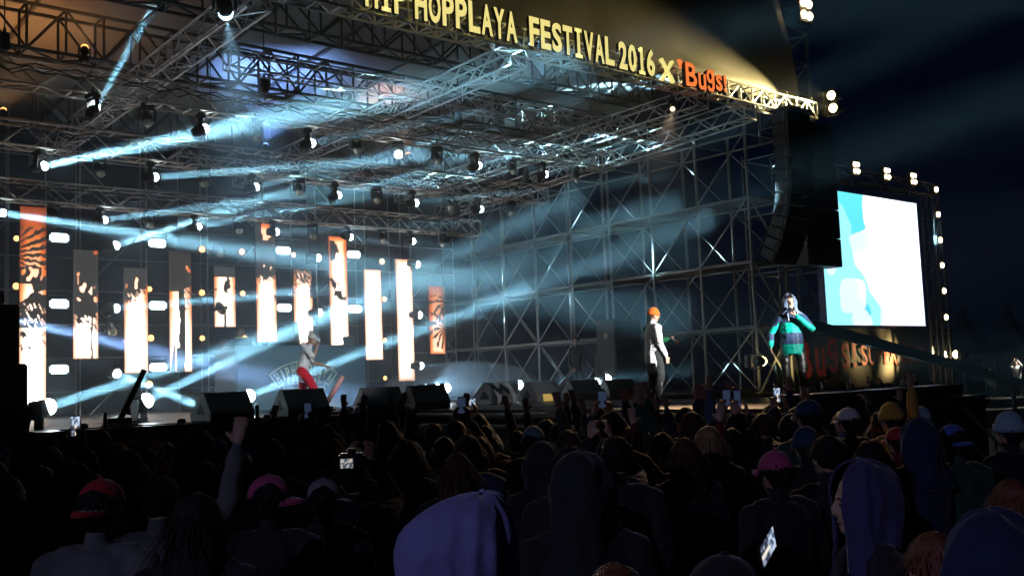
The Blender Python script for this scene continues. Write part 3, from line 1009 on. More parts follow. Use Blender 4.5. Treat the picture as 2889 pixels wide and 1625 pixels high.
def banner():
    root = empty('banner', (24.6, 17.6, 1.45), 'dark banner with red lettering under the video screen', 'banner')
    bm = bmesh.new()
    nx = 60
    lo = [bm.verts.new((10.6 * i / nx, 0.03 * math.sin(i * 0.55), 0)) for i in range(nx + 1)]
    hi = [bm.verts.new((10.6 * i / nx, 0.03 * math.sin(i * 0.55 + 0.4), 1.85)) for i in range(nx + 1)]
    for i in range(nx):
        bm.faces.new((lo[i], lo[i + 1], hi[i + 1], hi[i]))
    c = obj('cloth', mesh_of(bm, 'banner_cloth', mat('banner_cloth', (0.07, 0.062, 0.05), 0.8, var=0.15, bump=0.3, bscale=3), True), root)
    md = c.modifiers.new('thick', 'SOLIDIFY'); md.thickness = 0.01
    RED = mat('banner_red_print', (0.36, 0.022, 0.010), 0.7, var=0.1)
    def put(ch, x, w, h, z, b=0.05):
        obj('letter', letter_mesh(ch, w, h, 0.012, RED, b) if ch != 'g' else stroke_glyph(GLYPH_G, w, h, 0.012, RED, 0.15), root, loc=(x - 24.6, -0.05, z - 1.45))
    for ch, x, w, h, z in (('B', 25.6, 0.72, 1.15, 1.78), ('u', 26.52, 0.50, 0.90, 1.82), ('g', 27.2, 0.54, 1.05, 1.95), ('s', 27.92, 0.46, 0.82, 2.02), ('!', 28.56, 0.18, 0.88, 2.05)):
        put(ch, x, w, h, z, 0.02)
    for i, ch in enumerate('SUPER'):
        put(ch, 29.05 + 0.45 * i, 0.34, 0.66, 2.12, 0.01)
    # the last word is only legible as narrow strokes
    for i in range(8):
        bm = bmesh.new()
        bm_box(bm, (31.6 - 24.6 + 0.20 * i, -0.05, 0.98), (0.09, 0.012, 0.5 + 0.06 * (i % 3)))
        obj('stroke', mesh_of(bm, 'stroke', RED), root)
banner()
wash((31.8, 15.85, 2.36), (30.5, 17.6, 2.45), (1.0, 0.74, 0.30), 3000, 64, 'glaring yellow lamp lighting the right end of the red lettered banner', 'floor')
wash((23.1, 16.95, 2.34), (28.5, 17.5, 2.2), (1.0, 0.78, 0.30), 260, 40, 'yellow lamp on the scaffold post lighting the left end of the banner', 'wall')

def jib():
    root = empty('camera_jib', (30.6, 13.6, 0), 'long black camera jib arm slanting across the banner', 'camera crane')
    a, b = Vector((21.2, 14.3, 3.2)) - Vector(root.location), Vector((33.5, 13.4, 0.95)) - Vector(root.location)
    d = (b - a).normalized()
    bm = bmesh.new()
    q = Vector((1, 0, 0)).rotation_difference(d).to_matrix()
    bm_box(bm, (a + b) / 2, ((b - a).length, 0.18, 0.26), q, bevel=0.02)
    obj('arm', mesh_of(bm, 'jib_arm', BLACK), root)
    bm = bmesh.new(); bm_box(bm, b, (0.6, 0.5, 0.5), q, bevel=0.03)
    obj('counterweight', mesh_of(bm, 'jib_weight', BLACK), root)
    bm = bmesh.new(); bm_box(bm, a + Vector((0.0, 0, -0.25)), (0.4, 0.25, 0.3), bevel=0.03)
    obj('camera_head', mesh_of(bm, 'jib_camera', BLACK), root)
    pipe('column', root, (0, 0, 0), (0, 0, 1.45), 0.07, BLACKSTEEL)
    for k in range(3):
        t = k * 2.094
        pipe('leg', root, (0, 0, 0.6), (0.7 * math.cos(t), 0.7 * math.sin(t), 0.02), 0.035, BLACKSTEEL)
jib()

# ------------------------------------------------------------------ speakers
def line_array():
    root = empty('line_array', (22.3, 15.0, 9.1), 'long curved hang of black line array speakers at the stage corner', 'speaker')
    prof_w = 1.0
    y, z, a = 0.0, -0.55, 0.0
    cab = prism('array_cabinet', ((-0.22, -0.145), (0.26, -0.12), (0.26, 0.12), (-0.22, 0.145)), prof_w, CABINET, 0.01)
    gri = prism('array_grille', ((-0.012, -0.13), (0.0, -0.13), (0.0, 0.13), (-0.012, 0.13)), prof_w - 0.04, GRILLE)
    for k in range(13):
        a = 0.0 if k < 5 else R((k - 4) * 4.2)
        c = obj('cabinet', cab, root, loc=(0, y, z), rot=(a, 0, 0))
        obj('grille', gri, c, loc=(0, -0.222, 0))
        pipe('rigging_pin', c, (-0.51, -0.1, -0.12), (-0.51, -0.1, 0.12), 0.012, STEEL)
        z -= 0.30 * math.cos(a)
        y += 0.30 * math.sin(a)
    bm = bmesh.new(); bm_box(bm, (0, 0, -0.34), (1.0, 0.6, 0.08))
    obj('fly_bar', mesh_of(bm, 'fly_bar', BLACKSTEEL), root)
    for s in (-0.4, 0.4):
        pipe('chain', root, (s, 0, -0.3), (s, 0.6, 0.3), 0.012, BLACKSTEEL)
    bm = bmesh.new(); bm_box(bm, (0.05, -0.235, -2.62), (0.16, 0.006, 0.06))
    obj('name_plate', mesh_of(bm, 'name_plate', mat('pale_plate', (0.7, 0.68, 0.55), 0.4)), root)
line_array()
def sub_hang():
    root = empty('flown_subwoofers', (24.24, 15.9, 4.85), 'black flown subwoofer column hiding the screen corner', 'speaker')
    cab = box_mesh('sub_cabinet', (1.62, 0.8, 0.78), CABINET, bevel=0.02)
    gr = box_mesh('sub_grille', (1.5, 0.012, 0.66), GRILLE)
    for k in range(5):
        c = obj('cabinet', cab, root, loc=(0, 0, 0.4 + 0.8 * k))
        obj('grille', gr, c, loc=(0, -0.407, 0))
    for s in (-0.6, 0.6):
        pipe('chain', root, (s, 0, 4.0), (s, 0.1, 4.9), 0.015, BLACKSTEEL)
sub_hang()
def stack(loc, sizes, label):
    root = empty('speaker_stack', loc, label, 'speaker')
    z = 0
    for w, d, h, dx in sizes:
        c = obj('cabinet', box_mesh('stack_cabinet', (w, d, h - 0.01), CABINET, bevel=0.025), root, loc=(dx, 0, z + h / 2))
        obj('grille', box_mesh('stack_grille', (w - 0.12, 0.015, h - 0.14), GRILLE), c, loc=(0, -d / 2 - 0.009, 0))
        bm = bmesh.new()
        bm_cyl(bm, (-w / 2 - 0.008, -0.02, 0.0), (-w / 2 + 0.002, -0.02, 0.0), 0.09, 0.09, 16)
        obj('side_handle', mesh_of(bm, 'side_handle', STEEL), c)
        z += h
    return root
stack((3.75, 17.95, STZ), ((1.35, 0.8, 1.12, 0.05), (1.2, 0.8, 0.95, 0.0), (1.05, 0.8, 0.22, -0.15)), 'black speaker stack at the stage edge in front of the tallest column')
stack((22.2, 21.5, STZ), ((1.3, 0.9, 1.25, 0.0), (1.15, 0.8, 1.0, 0.0)), 'two dark side fill speakers stacked against the scaffold')
stack((12.1, 26.2, STZ), ((0.8, 0.7, 1.35, 0.0), (0.7, 0.6, 0.62, -0.1)), 'slanted grey speaker left of the booth desk')

def _wedge():
    root = empty('monitor_wedge', (0, 0, 0))
    prof = ((-0.30, 0.0), (0.33, 0.0), (0.36, 0.12), (0.02, 0.46), (-0.10, 0.46), (-0.32, 0.14))
    obj('cabinet', prism('wedge_cabinet', prof, 0.78, CABINET, 0.012), root)
    q = Matrix.Rotation(R(-45), 3, 'X')
    bm = bmesh.new()
    n = Vector((0, 0.34, 0.34)).normalized()
    bm_box(bm, Vector((0, 0.19, 0.29)) + n * 0.008, (0.70, 0.42, 0.012), q)
    obj('grille', mesh_of(bm, 'wedge_grille', GRILLE), root)
    for s in (-1, 1):
        bm = bmesh.new()
        v = [bm.verts.new((s * 0.394, y, z)) for y, z in ((-0.14, 0.12), (0.14, 0.12), (0.0, 0.30))]
        bm.faces.new(v if s > 0 else v[::-1])
        obj('handle_recess', mesh_of(bm, 'wedge_handle', mat('handle_black', (0.004, 0.004, 0.004), 0.7)), root)
        bm = bmesh.new()
        bm_box(bm, (s * 0.392, 0.02, 0.22), (0.006, 0.50, 0.30), bevel=0.002)
        side = prism('wedge_side', tuple((y * 0.93, z * 0.93 + 0.012) for y, z in prof), 0.004, mat('wedge_side_paint', (0.16, 0.165, 0.18), 0.6, var=0.2))
        bm.free()
        obj('side_panel', side, root, loc=(s * 0.389, 0, 0))
    return root
wd = _wedge()
WEDGES = [((7.95, 17.95), 0.1, 1.15, 'black monitor wedge beside the tilted jet tube'), ((9.55, 17.95), 0.0, 1.15, 'black monitor wedge before the man in red trousers'), ((11.35, 17.95), -0.1, 1.1, 'monitor wedge with pale grille near the runway corner'), ((12.55, 18.0), -0.1, 1.1, 'pale grilled monitor wedge under the longest column'),
          ((14.6, 18.15), 0.3, 1.1, 'dark wedge right of the runway corner behind raised hands'), ((15.9, 18.05), 0.0, 1.05, 'dark wedge with a yellow label beyond the runway'), ((17.2, 17.98), -0.2, 1.05, 'black wedge by the slanted pink tube'), ((18.4, 17.95), -0.3, 1.0, 'black wedge right behind the glaring floor lamps')]
for i, ((x, y), rz, s, lb) in enumerate(WEDGES):
    o = wd if i == 0 else copy_tree(wd)
    o.location = (x, y, STZ + 0.002)
    o.rotation_euler = (0, 0, rz)
    o.scale = (s, s, s)
    tag(o, lb, 'monitor speaker', 'monitor wedges')

YL = bmesh.new()
bm_box(YL, (0.02, -0.318, 0.10), (0.46, 0.012, 0.16), Matrix.Rotation(R(-9), 3, 'X'))
obj('label_plate', mesh_of(YL, 'yellow_plate', mat('yellow_plate', (0.55, 0.36, 0.08), 0.6)), [o for o in bpy.data.objects if o.get('label', '').startswith('dark wedge with a yellow label')][0])
def low_case(loc, rz, label):
    root = empty('flight_case', loc, label, 'case', 'low cases on the runway tip', rz)
    obj('lid', box_mesh('case_lid', (1.25, 0.6, 0.05), BLACK, bevel=0.01), root, loc=(0, 0, 0.155))
    obj('body', box_mesh('case_body', (1.22, 0.58, 0.13), CABINET, bevel=0.01), root, loc=(0, 0, 0.065))
    for sx in (-1, 1):
        pipe('edge_rail', root, (sx * 0.62, -0.3, 0.18), (sx * 0.62, 0.3, 0.18), 0.012, mat('blue_lit_rail', (0.08, 0.07, 0.45), 0.3, 0.7))  # blue light along the case edges is put into the rail colour
    pipe('edge_rail', root, (-0.62, -0.3, 0.18), (0.62, -0.3, 0.18), 0.012, MATS['blue_lit_rail'])
for (x, y), lb in (((12.75, 8.4), 'low black case with blue edge below the hooded singer'), ((14.25, 8.4), 'low black case in the middle of the runway tip'), ((15.9, 8.45), 'low black case with blue edge at the far runway corner')):
    low_case((x, y, STZ + 0.003), 0.0, lb)

def jet(loc, tilt, rz, label, L=0.95, pale=False):
    root = empty('smoke_jet', loc, label, 'smoke jet', None, rz)
    bm = bmesh.new()
    bm_box(bm, (0, 0, 0.09), (0.5, 0.34, 0.14), bevel=0.05)
    obj('base', mesh_of(bm, 'jet_base', mat('jet_base_metal', (0.12, 0.12, 0.12), 0.3, 0.6)), root)
    top = Vector((math.sin(tilt) * L, 0, 0.12 + math.cos(tilt) * L))
    pipe('tube', root, (0, 0, 0.12), top, 0.048, mat('jet_pink_tube', (0.75, 0.35, 0.33), 0.4) if pale else BLACK)
    pipe('tube_edge', root, (-0.04, -0.04, 0.14), top + Vector((-0.04, -0.04, 0)), 0.014, STEEL)
    for s in (-1, 1):
        pipe('rail', root, (-0.3, s * 0.2, 0.03), (0.3, s * 0.2, 0.03), 0.02, STEEL)
jet((6.07, 17.95, STZ), R(25), R(-20), 'tilted black jet tube on a metal base at the stage lip')
jet((10.25, 18.3, STZ), R(32), R(-35), 'tilted pink lit jet tube right of the man in red trousers', 0.75, True)
jet((18.05, 20.0, STZ), R(42), R(-40), 'slanted pink lit jet tube by the side scaffold', 0.9, True)

# small things at the stage lip
def clutter():
    WHITE = mat('white_cable_box', (0.7, 0.7, 0.68), 0.5, var=0.2)
    spots = [(10.45, 17.75, 0.25), (10.75, 17.8, 0.2), (11.9, 17.75, 0.12), (5.4, 17.8, 0.16), (7.1, 17.8, 0.14), (8.75, 17.8, 0.12)]
    for i, (x, y, s) in enumerate(spots):
        bm = bmesh.new()
        bm_box(bm, (0, 0, s * 0.25), (s, s * 0.6, s * 0.5), bevel=0.01)
        bm_box(bm, (0, 0, s * 0.55), (s * 0.7, s * 0.4, s * 0.12), bevel=0.004)
        o = obj('cable_box', mesh_of(bm, 'cable_box', WHITE if i < 3 else BLACK), loc=(x, y, STZ + 0.003))
        tag(o, 'small white connector box on the stage lip between wedges' if i < 3 else 'small black connector box on the stage lip', 'box', 'white connector boxes' if i < 3 else 'black connector boxes')
    for k, (x0, x1) in enumerate(((5.0, 8.8), (8.3, 12.0))):
        cu = bpy.data.curves.new('cable', 'CURVE'); cu.dimensions = '3D'; cu.bevel_depth = 0.012; cu.bevel_resolution = 1
        sp = cu.splines.new('POLY'); n = 40; sp.points.add(n - 1)
        for i in range(n):
            t = i / (n - 1)
            sp.points[i].co = (x0 + (x1 - x0) * t, 17.68 + 0.09 * math.sin(t * 11 + k), STZ + 0.014, 1)
        cu.materials.append(BLACK)
        tmp = bpy.data.objects.new('cable_tmp', cu); link(tmp)
        me = bpy.data.meshes.new_from_object(tmp.evaluated_get(bpy.context.evaluated_depsgraph_get()))
        bpy.data.objects.remove(tmp)
        o = obj('cable', me)
        tag(o, 'thin black cable snaking along the stage lip', 'cable', 'cables on the stage lip')
    for i, (x, y) in enumerate(((5.75, 17.75), (8.55, 17.78))):
        bm = bmesh.new(); bm_cyl(bm, (0, 0, 0), (0, 0, 0.26), 0.035, 0.035, 10); bm_cyl(bm, (0, 0, 0), (0, 0, 0.03), 0.08, 0.08, 12)
        o = obj('stub_post', mesh_of(bm, 'stub_post', BLACKSTEEL), loc=(x, y, STZ + 0.003))
        tag(o, 'short dark stub post standing on the stage lip', 'post', 'stub posts on the stage lip')
clutter()

# ------------------------------------------------------------------ booth desk with the festival emblem
def booth():
    root = empty('booth_desk', (13.4, 25.0, STZ), 'tall grey booth desk with a white festival emblem on its front', 'desk')
    BP = mat('booth_panel', (0.17, 0.20, 0.22), 0.55, var=0.08, scale=2)
    obj('front_panel', box_mesh('booth_front', (3.86, 0.05, 1.66), BP, bevel=0.004), root, loc=(0, 0, 0.83))
    for s in (-1, 1):
        obj('side_panel', box_mesh('booth_side', (0.05, 1.3, 1.66), BP, bevel=0.004), root, loc=(s * 1.955, 0.64, 0.83))
    obj('table_top', box_mesh('booth_top', (4.0, 0.8, 0.05), BP, bevel=0.004), root, loc=(0, 0.43, 1.69))
    obj('riser', box_mesh('booth_riser', (3.8, 3.6, 0.55), SKIRT), root, loc=(0, 2.0, 0.28))
    INK = mat('emblem_cream_paint', (0.85, 0.80, 0.62), 0.6)
    DARK = mat('emblem_dark', (0.10, 0.12, 0.13), 0.7)
    def place(ch, ang, rad, w, h, cx=0.0, cz=0.0):
        o = obj('emblem_letter', letter_mesh(ch, w, h, 0.01, INK, 0.035), root)
        o.rotation_euler = (0, ang, 0)
        x = cx + rad * math.sin(ang); z = cz + rad * math.cos(ang)
        o.location = (x - w / 2 * math.cos(ang), -0.045, z + w / 2 * math.sin(ang))
    word = 'HIPHOPPLAYA'
    for i, ch in enumerate(word):
        a = R(-33 + 66 * i / 10)
        place(ch, a, 1.30, 0.105 if ch != 'I' else 0.05, 0.30, 0.0, -0.38)
    o = obj('emblem_letter', letter_mesh('&', 0.10, 0.10, 0.01, INK, 0.01), root, loc=(-0.05, -0.045, 0.86))
    for i, ch in enumerate('FESTIVAL'):
        obj('emblem_letter', letter_mesh(ch, 0.10 if ch != 'I' else 0.04, 0.18, 0.01, INK, 0.03), root, loc=(-0.52 + 0.135 * i, -0.045, 0.66))
    # outline of the fan and of the radio beneath
    def line(pts, w=0.034):
        bm = bmesh.new()
        for a, b in zip(pts, pts[1:]):
            a, b = Vector((a[0], -0.036, a[1])), Vector((b[0], -0.036, b[1]))
            d = b - a
            bm_box(bm, (a + b) / 2, (d.length + w, 0.012, w), Matrix.Rotation(-math.atan2(d.z, d.x), 3, 'Y'))
        obj('emblem_outline', mesh_of(bm, 'emblem_outline', INK), root)
    arc = [(1.66 * math.sin(R(t)), -0.38 + 1.66 * math.cos(R(t))) for t in range(-38, 39, 4)]
    low = [(1.24 * math.sin(R(t)), -0.38 + 1.24 * math.cos(R(t))) for t in (38, 30)]
    line(arc + low + [(0.62, 0.62), (0.62, 0.10), (-0.62, 0.10), (-0.62, 0.62)] + [(-x, z) for x, z in low[::-1]] + [arc[0]])
    line([(-0.62, 0.56), (0.62, 0.56)]); line([(-0.62, 0.44), (0.62, 0.44)])
    for cx in (-0.42, 0.42):
        for r in (0.17, 0.10):
            line([(cx + r * math.cos(t * math.pi / 9), 0.25 + r * math.sin(t * math.pi / 9)) for t in range(19)], 0.026)
    line([(-0.18, 0.15), (-0.18, 0.36), (0.18, 0.36), (0.18, 0.15), (-0.18, 0.15)], 0.018)
    # things on the desk
    def thing(name, label, cat, build, loc):
        bm = bmesh.new(); build(bm)
        return tag(obj(name, mesh_of(bm, name, MATS['desk_' + name]), loc=loc), label, cat)
    mat('desk_mixer', (0.05, 0.05, 0.055), 0.4, 0.3); mat('desk_laptop', (0.5, 0.5, 0.52), 0.35, 0.7); mat('desk_bottle', (0.75, 0.78, 0.8), 0.2); mat('desk_red_cloth', (0.7, 0.05, 0.06), 0.8); mat('desk_board', (0.6, 0.38, 0.2), 0.6)
    z = STZ + 1.717
    def mixer(bm):
        bm_box(bm, (0, 0, 0.05), (0.9, 0.45, 0.1), bevel=0.01)
        for i in range(8): bm_cyl(bm, (-0.36 + 0.1 * i, 0, 0.1), (-0.36 + 0.1 * i, 0, 0.13), 0.02, n=8)
    thing('mixer', 'black mixing console on the booth desk', 'mixer', mixer, (12.9, 25.4, z))
    def lap(bm):
        bm_box(bm, (0, 0, 0.012), (0.36, 0.25, 0.02)); bm_box(bm, (0, -0.14, 0.13), (0.36, 0.012, 0.24), Matrix.Rotation(R(-15), 3, 'X'))
    thing('laptop', 'open silver laptop on the booth desk', 'laptop', lap, (15.0, 25.4, z))
    def bot(bm):
        bm_cyl(bm, (0, 0, 0), (0, 0, 0.17), 0.035, n=12); bm_cyl(bm, (0, 0, 0.17), (0, 0, 0.22), 0.035, 0.014, n=12); bm_cyl(bm, (0, 0, 0.22), (0, 0, 0.26), 0.014, n=10)
    thing('bottle', 'white bottle on the booth desk beside a tan board', 'bottle', bot, (14.0, 25.2, z))
    def cl(bm):
        for i in range(3): bm_ball(bm, (0.07 * i, 0, 0.05 - 0.01 * i), (0.10, 0.08, 0.06), 10, 6)
    thing('red_cloth', 'crumpled red cloth on the booth desk', 'cloth', cl, (13.72, 25.25, z))
    def bd(bm): bm_box(bm, (0, 0, 0.22), (0.16, 0.02, 0.44), Matrix.Rotation(R(8), 3, 'Y'), bevel=0.005); bm_box(bm, (-0.02, 0.03, 0.01), (0.18, 0.1, 0.02))
    thing('board', 'tan upright board on a foot on the booth desk', 'board', bd, (13.92, 25.5, z))
booth()

# ------------------------------------------------------------------ people
def bm_loft(bm, pts, rad, n=12, ref=(1, 0, 0), mi=0):
    """closed tube through pts; rad entries r or (ra, rb); ra runs along ref"""
    pts = [Vector(p) for p in pts]
    rings = []
    ref = Vector(ref)
    for i, p in enumerate(pts):
        t = (pts[min(i + 1, len(pts) - 1)] - pts[max(i - 1, 0)]).normalized()
        a = ref - t * ref.dot(t)
        if a.length < 1e-3:
            a = Vector((0, 1, 0)) - t * t.y
        a.normalize()
        b = t.cross(a)
        ra, rb = rad[i] if isinstance(rad[i], (tuple, list)) else (rad[i], rad[i])
        rings.append([bm.verts.new(p + a * (ra * math.cos(2 * math.pi * k / n)) + b * (rb * math.sin(2 * math.pi * k / n))) for k in range(n)])
    fs = []
    for r0, r1 in zip(rings, rings[1:]):
        for k in range(n):
            fs.append(bm.faces.new((r0[k], r0[(k + 1) % n], r1[(k + 1) % n], r1[k])))
    fs.append(bm.faces.new(rings[0][::-1]))
    fs.append(bm.faces.new(rings[-1]))
    for f in fs:
        f.material_index = mi
    return rings

SKIN, TOP, LEG, SHOE, EXTRA, EXTRA2 = 0, 1, 2, 3, 4, 5

class Body:
    """collects overlapping limbs, then fuses them into one continuous surface"""
    def __init__(self):
        self.bm = bmesh.new()
        self.samples = []       # (x, y, z, r, slot)
    def loft(self, pts, rad, slot, ref=(1, 0, 0), n=12):
        bm_loft(self.bm, pts, rad, n, ref)
        P = [Vector(p) for p in pts]
        for i in range(len(P) - 1):
            r0 = rad[i] if not isinstance(rad[i], (tuple, list)) else sum(rad[i]) / 2
            r1 = rad[i + 1] if not isinstance(rad[i + 1], (tuple, list)) else sum(rad[i + 1]) / 2
            k = max(2, int((P[i + 1] - P[i]).length / 0.03))
            for j in range(k + 1):
                t = j / k
                c = P[i].lerp(P[i + 1], t)
                self.samples.append((c.x, c.y, c.z, r0 + (r1 - r0) * t, slot))
    def ball(self, c, r, slot):
        bm_ball(self.bm, c, r, 16, 10)
        rr = sum(r) / 3 if isinstance(r, (tuple, list)) else r
        self.samples.append((*c, rr, slot))
    def head(self, c, yaw=0.0, pitch=0.0, roll=0.0, neck=(0, 0, 1.45)):
        c = Vector(c)
        M = Matrix.Rotation(yaw, 3, 'Z') @ Matrix.Rotation(pitch, 3, 'X') @ Matrix.Rotation(roll, 3, 'Y')
        self.headM = Matrix.Translation(c) @ M.to_4x4()
        def ell(o, r):
            g = bm_ball(self.bm, (0, 0, 0), r, 16, 12)
            bmesh.ops.transform(self.bm, matrix=self.headM @ Matrix.Translation(o), verts=g)
            p = self.headM @ Vector(o)
            self.samples.append((p.x, p.y, p.z, sum(r) / 3, SKIN))
        ell((0, -0.012, 0.035), (0.076, 0.094, 0.088))
        ell((0, 0.012, -0.03), (0.063, 0.075, 0.082))
        ell((0, 0.045, -0.078), (0.038, 0.038, 0.034))
        ell((0, 0.094, -0.018), (0.012, 0.020, 0.024))
        ell((0, 0.074, 0.022), (0.045, 0.018, 0.012))
        for s in (-1, 1):
            ell((s * 0.078, -0.008, -0.005), (0.010, 0.022, 0.032))
        self.loft([neck, M @ Vector((0, -0.02, -0.06)) + c], [0.056, 0.052], SKIN)
    def hand(self, wrist, d, nrm, side, curl=0.25, grip=False, slot=SKIN):
        """d: finger direction, nrm: palm normal, side: +1 thumb towards d x nrm"""
        w = Vector(wrist); d = Vector(d).normalized(); nrm = Vector(nrm)
        nrm = (nrm - d * nrm.dot(d)).normalized()
        ax = d.cross(nrm) * side
        self.loft([w, w + d * 0.035, w + d * 0.09], [(0.026, 0.019), (0.036, 0.017), (0.040, 0.014)], slot, ref=ax, n=10)
        c1 = 1.35 if grip else curl
        for k, (off, L) in enumerate(((0.030, 0.072), (0.010, 0.080), (-0.011, 0.075), (-0.030, 0.060))):
            b = w + d * 0.085 + ax * off
            p = [b]
            ang = 0.0
            for seg in (0.42, 0.33, 0.25):
                ang += c1 * (0.9 if seg > 0.4 else 1.0)
                dd = d * math.cos(ang) + nrm * math.sin(ang) + ax * (off * (1.5 if not grip else 0))
                p.append(p[-1] + dd.normalized() * (L * seg))
            self.loft(p, [0.0115, 0.0105, 0.0095, 0.0075], slot, n=8)
        t0 = w + d * 0.03 + ax * 0.026
        self.loft([t0, t0 + (ax * 0.75 + d * 0.55 + nrm * (0.6 if grip else 0.15)).normalized() * 0.036, t0 + (ax * (0.35 if grip else 0.7) + d * 0.7 + nrm * (0.9 if grip else 0.25)).normalized() * 0.070], [0.0145, 0.012, 0.009], slot, n=8)
    def finish(self, name, mats, voxel=0.014):
        me = bpy.data.meshes.new(name + '_raw')
        self.bm.to_mesh(me); self.bm.free()
        o = bpy.data.objects.new(name + '_raw', me)
        COL.objects.link(o)
        md = o.modifiers.new('fuse', 'REMESH')
        md.mode = 'VOXEL'; md.voxel_size = voxel
        sm = o.modifiers.new('soft', 'SMOOTH'); sm.factor = 0.5; sm.iterations = 2
        dg = bpy.context.evaluated_depsgraph_get()
        out = bpy.data.meshes.new_from_object(o.evaluated_get(dg))
        out.name = name
        bpy.data.objects.remove(o)
        n = len(out.polygons)
        c = np.empty(n * 3); out.polygons.foreach_get('center', c); c = c.reshape(-1, 3)
        S = np.array(self.samples)
        best = np.full(n, 1e9); idx = np.zeros(n, int)
        for row in S:
            dd = np.sqrt(((c - row[:3]) ** 2).sum(1)) - row[3]
            k = dd < best
            best[k] = dd[k]; idx[k] = int(row[4])
        out.materials.clear()
        for m in mats:
            out.materials.append(m)
        out.polygons.foreach_set('material_index', idx.astype(np.int32))
        loth = np.zeros(len(out.vertices), bool)
        lv = np.empty(len(out.loops), np.int32); out.loops.foreach_get('vertex_index', lv)
        lt = np.empty(n, np.int32); out.polygons.foreach_get('loop_total', lt)
        loth[lv[np.repeat(idx != SKIN, lt)]] = True
        nv = len(out.vertices)
        co = np.empty(nv * 3); out.vertices.foreach_get('co', co); co = co.reshape(-1, 3)
        no = np.empty(nv * 3); out.vertices.foreach_get('normal', no); no = no.reshape(-1, 3)
        k = np.zeros(nv)
        for i in np.nonzero(loth)[0]:
            x, y, z = co[i]
            k[i] = noise.noise((x * 9, y * 9, z * 16)) * 0.008 + noise.noise((x * 22 + 5, y * 22, z * 30)) * 0.004
        out.vertices.foreach_set('co', (co + no * k[:, None]).ravel())
        out.shade_smooth()
        return out

def std_torso(b, slot=TOP, bulk=1.0, leg=LEG, hem=0.86, lean=0.0):
    L = lambda z: lean * max(0, z - 0.9)
    k = bulk
    b.loft([(0, 0, 0.86), (0, 0, 0.96), (0, 0, 1.04)], [(0.165, 0.120), (0.160, 0.118), (0.15, 0.11)], leg)
    zz = [hem, 0.98, 1.12, 1.26, 1.36, 1.42, 1.46]
    rr = [(0.175, 0.13), (0.168, 0.122), (0.168, 0.118), (0.185, 0.122), (0.188, 0.11), (0.14, 0.09), (0.075, 0.068)]
    b.loft([(0, L(z) - 0.005, z) for z in zz], [(a * k, c * k) for a, c in rr], slot)

def std_legs(b, slot=LEG, shoe=SHOE, kneeR=0.0, kneeL=0.0, stance=0.095, bulk=1.0):
    for s, kn in ((1, kneeR), (-1, kneeL)):
        b.loft([(s * 0.085, 0, 0.92), (s * stance, 0.01 + kn * 0.5, 0.70), (s * stance, 0.02 + kn, 0.48), (s * (stance + 0.005), -0.01, 0.25), (s * (stance + 0.01), -0.01, 0.07)], [0.096 * bulk, 0.085 * bulk, 0.068 * bulk, 0.062 * bulk, 0.052 * bulk], slot)
        b.loft([(s * (stance + 0.01), -0.07, 0.045), (s * (stance + 0.012), 0.03, 0.055), (s * (stance + 0.03), 0.13, 0.04), (s * (stance + 0.035), 0.19, 0.035)], [(0.038, 0.045), (0.045, 0.05), (0.048, 0.036), (0.035, 0.025)], shoe)

def arm(b, s, elbow, wrist, slot=TOP, sleeve=1.0, bulk=1.0, sh=None, cuff=None):
    """sleeve: 1 full, 0.5 ends above the elbow"""
    S = Vector(sh) if sh else Vector((s * 0.185, -0.01, 1.385))
    E_, W_ = Vector(elbow), Vector(wrist)
    b.ball(tuple(S), (0.066 * bulk, 0.066 * bulk, 0.062 * bulk), slot)
    b.loft([(s * 0.07, -0.01, 1.44), (s * 0.13, -0.01, 1.425), S], [(0.05, 0.05), (0.06, 0.055), 0.055], slot)
    if sleeve >= 1:
        b.loft([S, S.lerp(E_, 0.5), E_], [0.064 * bulk, 0.058 * bulk, 0.050 * bulk], slot)
        b.loft([E_, E_.lerp(W_, 0.5), E_.lerp(W_, 0.93)], [0.050 * bulk, 0.045 * bulk, 0.038 * bulk], slot if cuff is None else cuff)
        b.loft([E_.lerp(W_, 0.85), W_], [0.030, 0.026], SKIN)
    else:
        b.loft([S, S.lerp(E_, 0.75)], [0.066 * bulk, 0.064 * bulk], slot)
        b.loft([S.lerp(E_, 0.3), E_, E_.lerp(W_, 0.4), W_], [0.046, 0.040, 0.041, 0.026], SKIN)

# --- cloth and skin materials
def cloth(name, col, rough=0.85, sheen=0.25, b=0.25):
    return mat('cloth_' + name, col, rough, var=0.12, scale=7, bump=b, bscale=22, sheen=sheen, spec=0.2)
SKINM = mat('skin', (0.46, 0.28, 0.20), 0.5, var=0.1, scale=20)
SKIN_D = mat('skin_tan', (0.36, 0.21, 0.14), 0.5, var=0.1, scale=20)
HAIRK = mat('hair_black', (0.012, 0.010, 0.010), 0.62, var=0.4, scale=60, bump=0.5, bscale=120, spec=0.25)
HAIRB = mat('hair_brown', (0.055, 0.022, 0.012), 0.62, var=0.4, scale=60, bump=0.5, bscale=120, spec=0.25)
HAIRR = mat('hair_red_brown', (0.16, 0.045, 0.022), 0.45, var=0.4, scale=60, bump=0.5, bscale=120)
HAIRY = mat('hair_fair', (0.26, 0.15, 0.07), 0.45, var=0.4, scale=60, bump=0.5, bscale=120)
JEANS = cloth('dark_jeans', (0.025, 0.03, 0.05))
SHOEM = mat('shoe_dark', (0.03, 0.03, 0.03), 0.5)
SHOEW = mat('shoe_white', (0.6, 0.6, 0.6), 0.5)

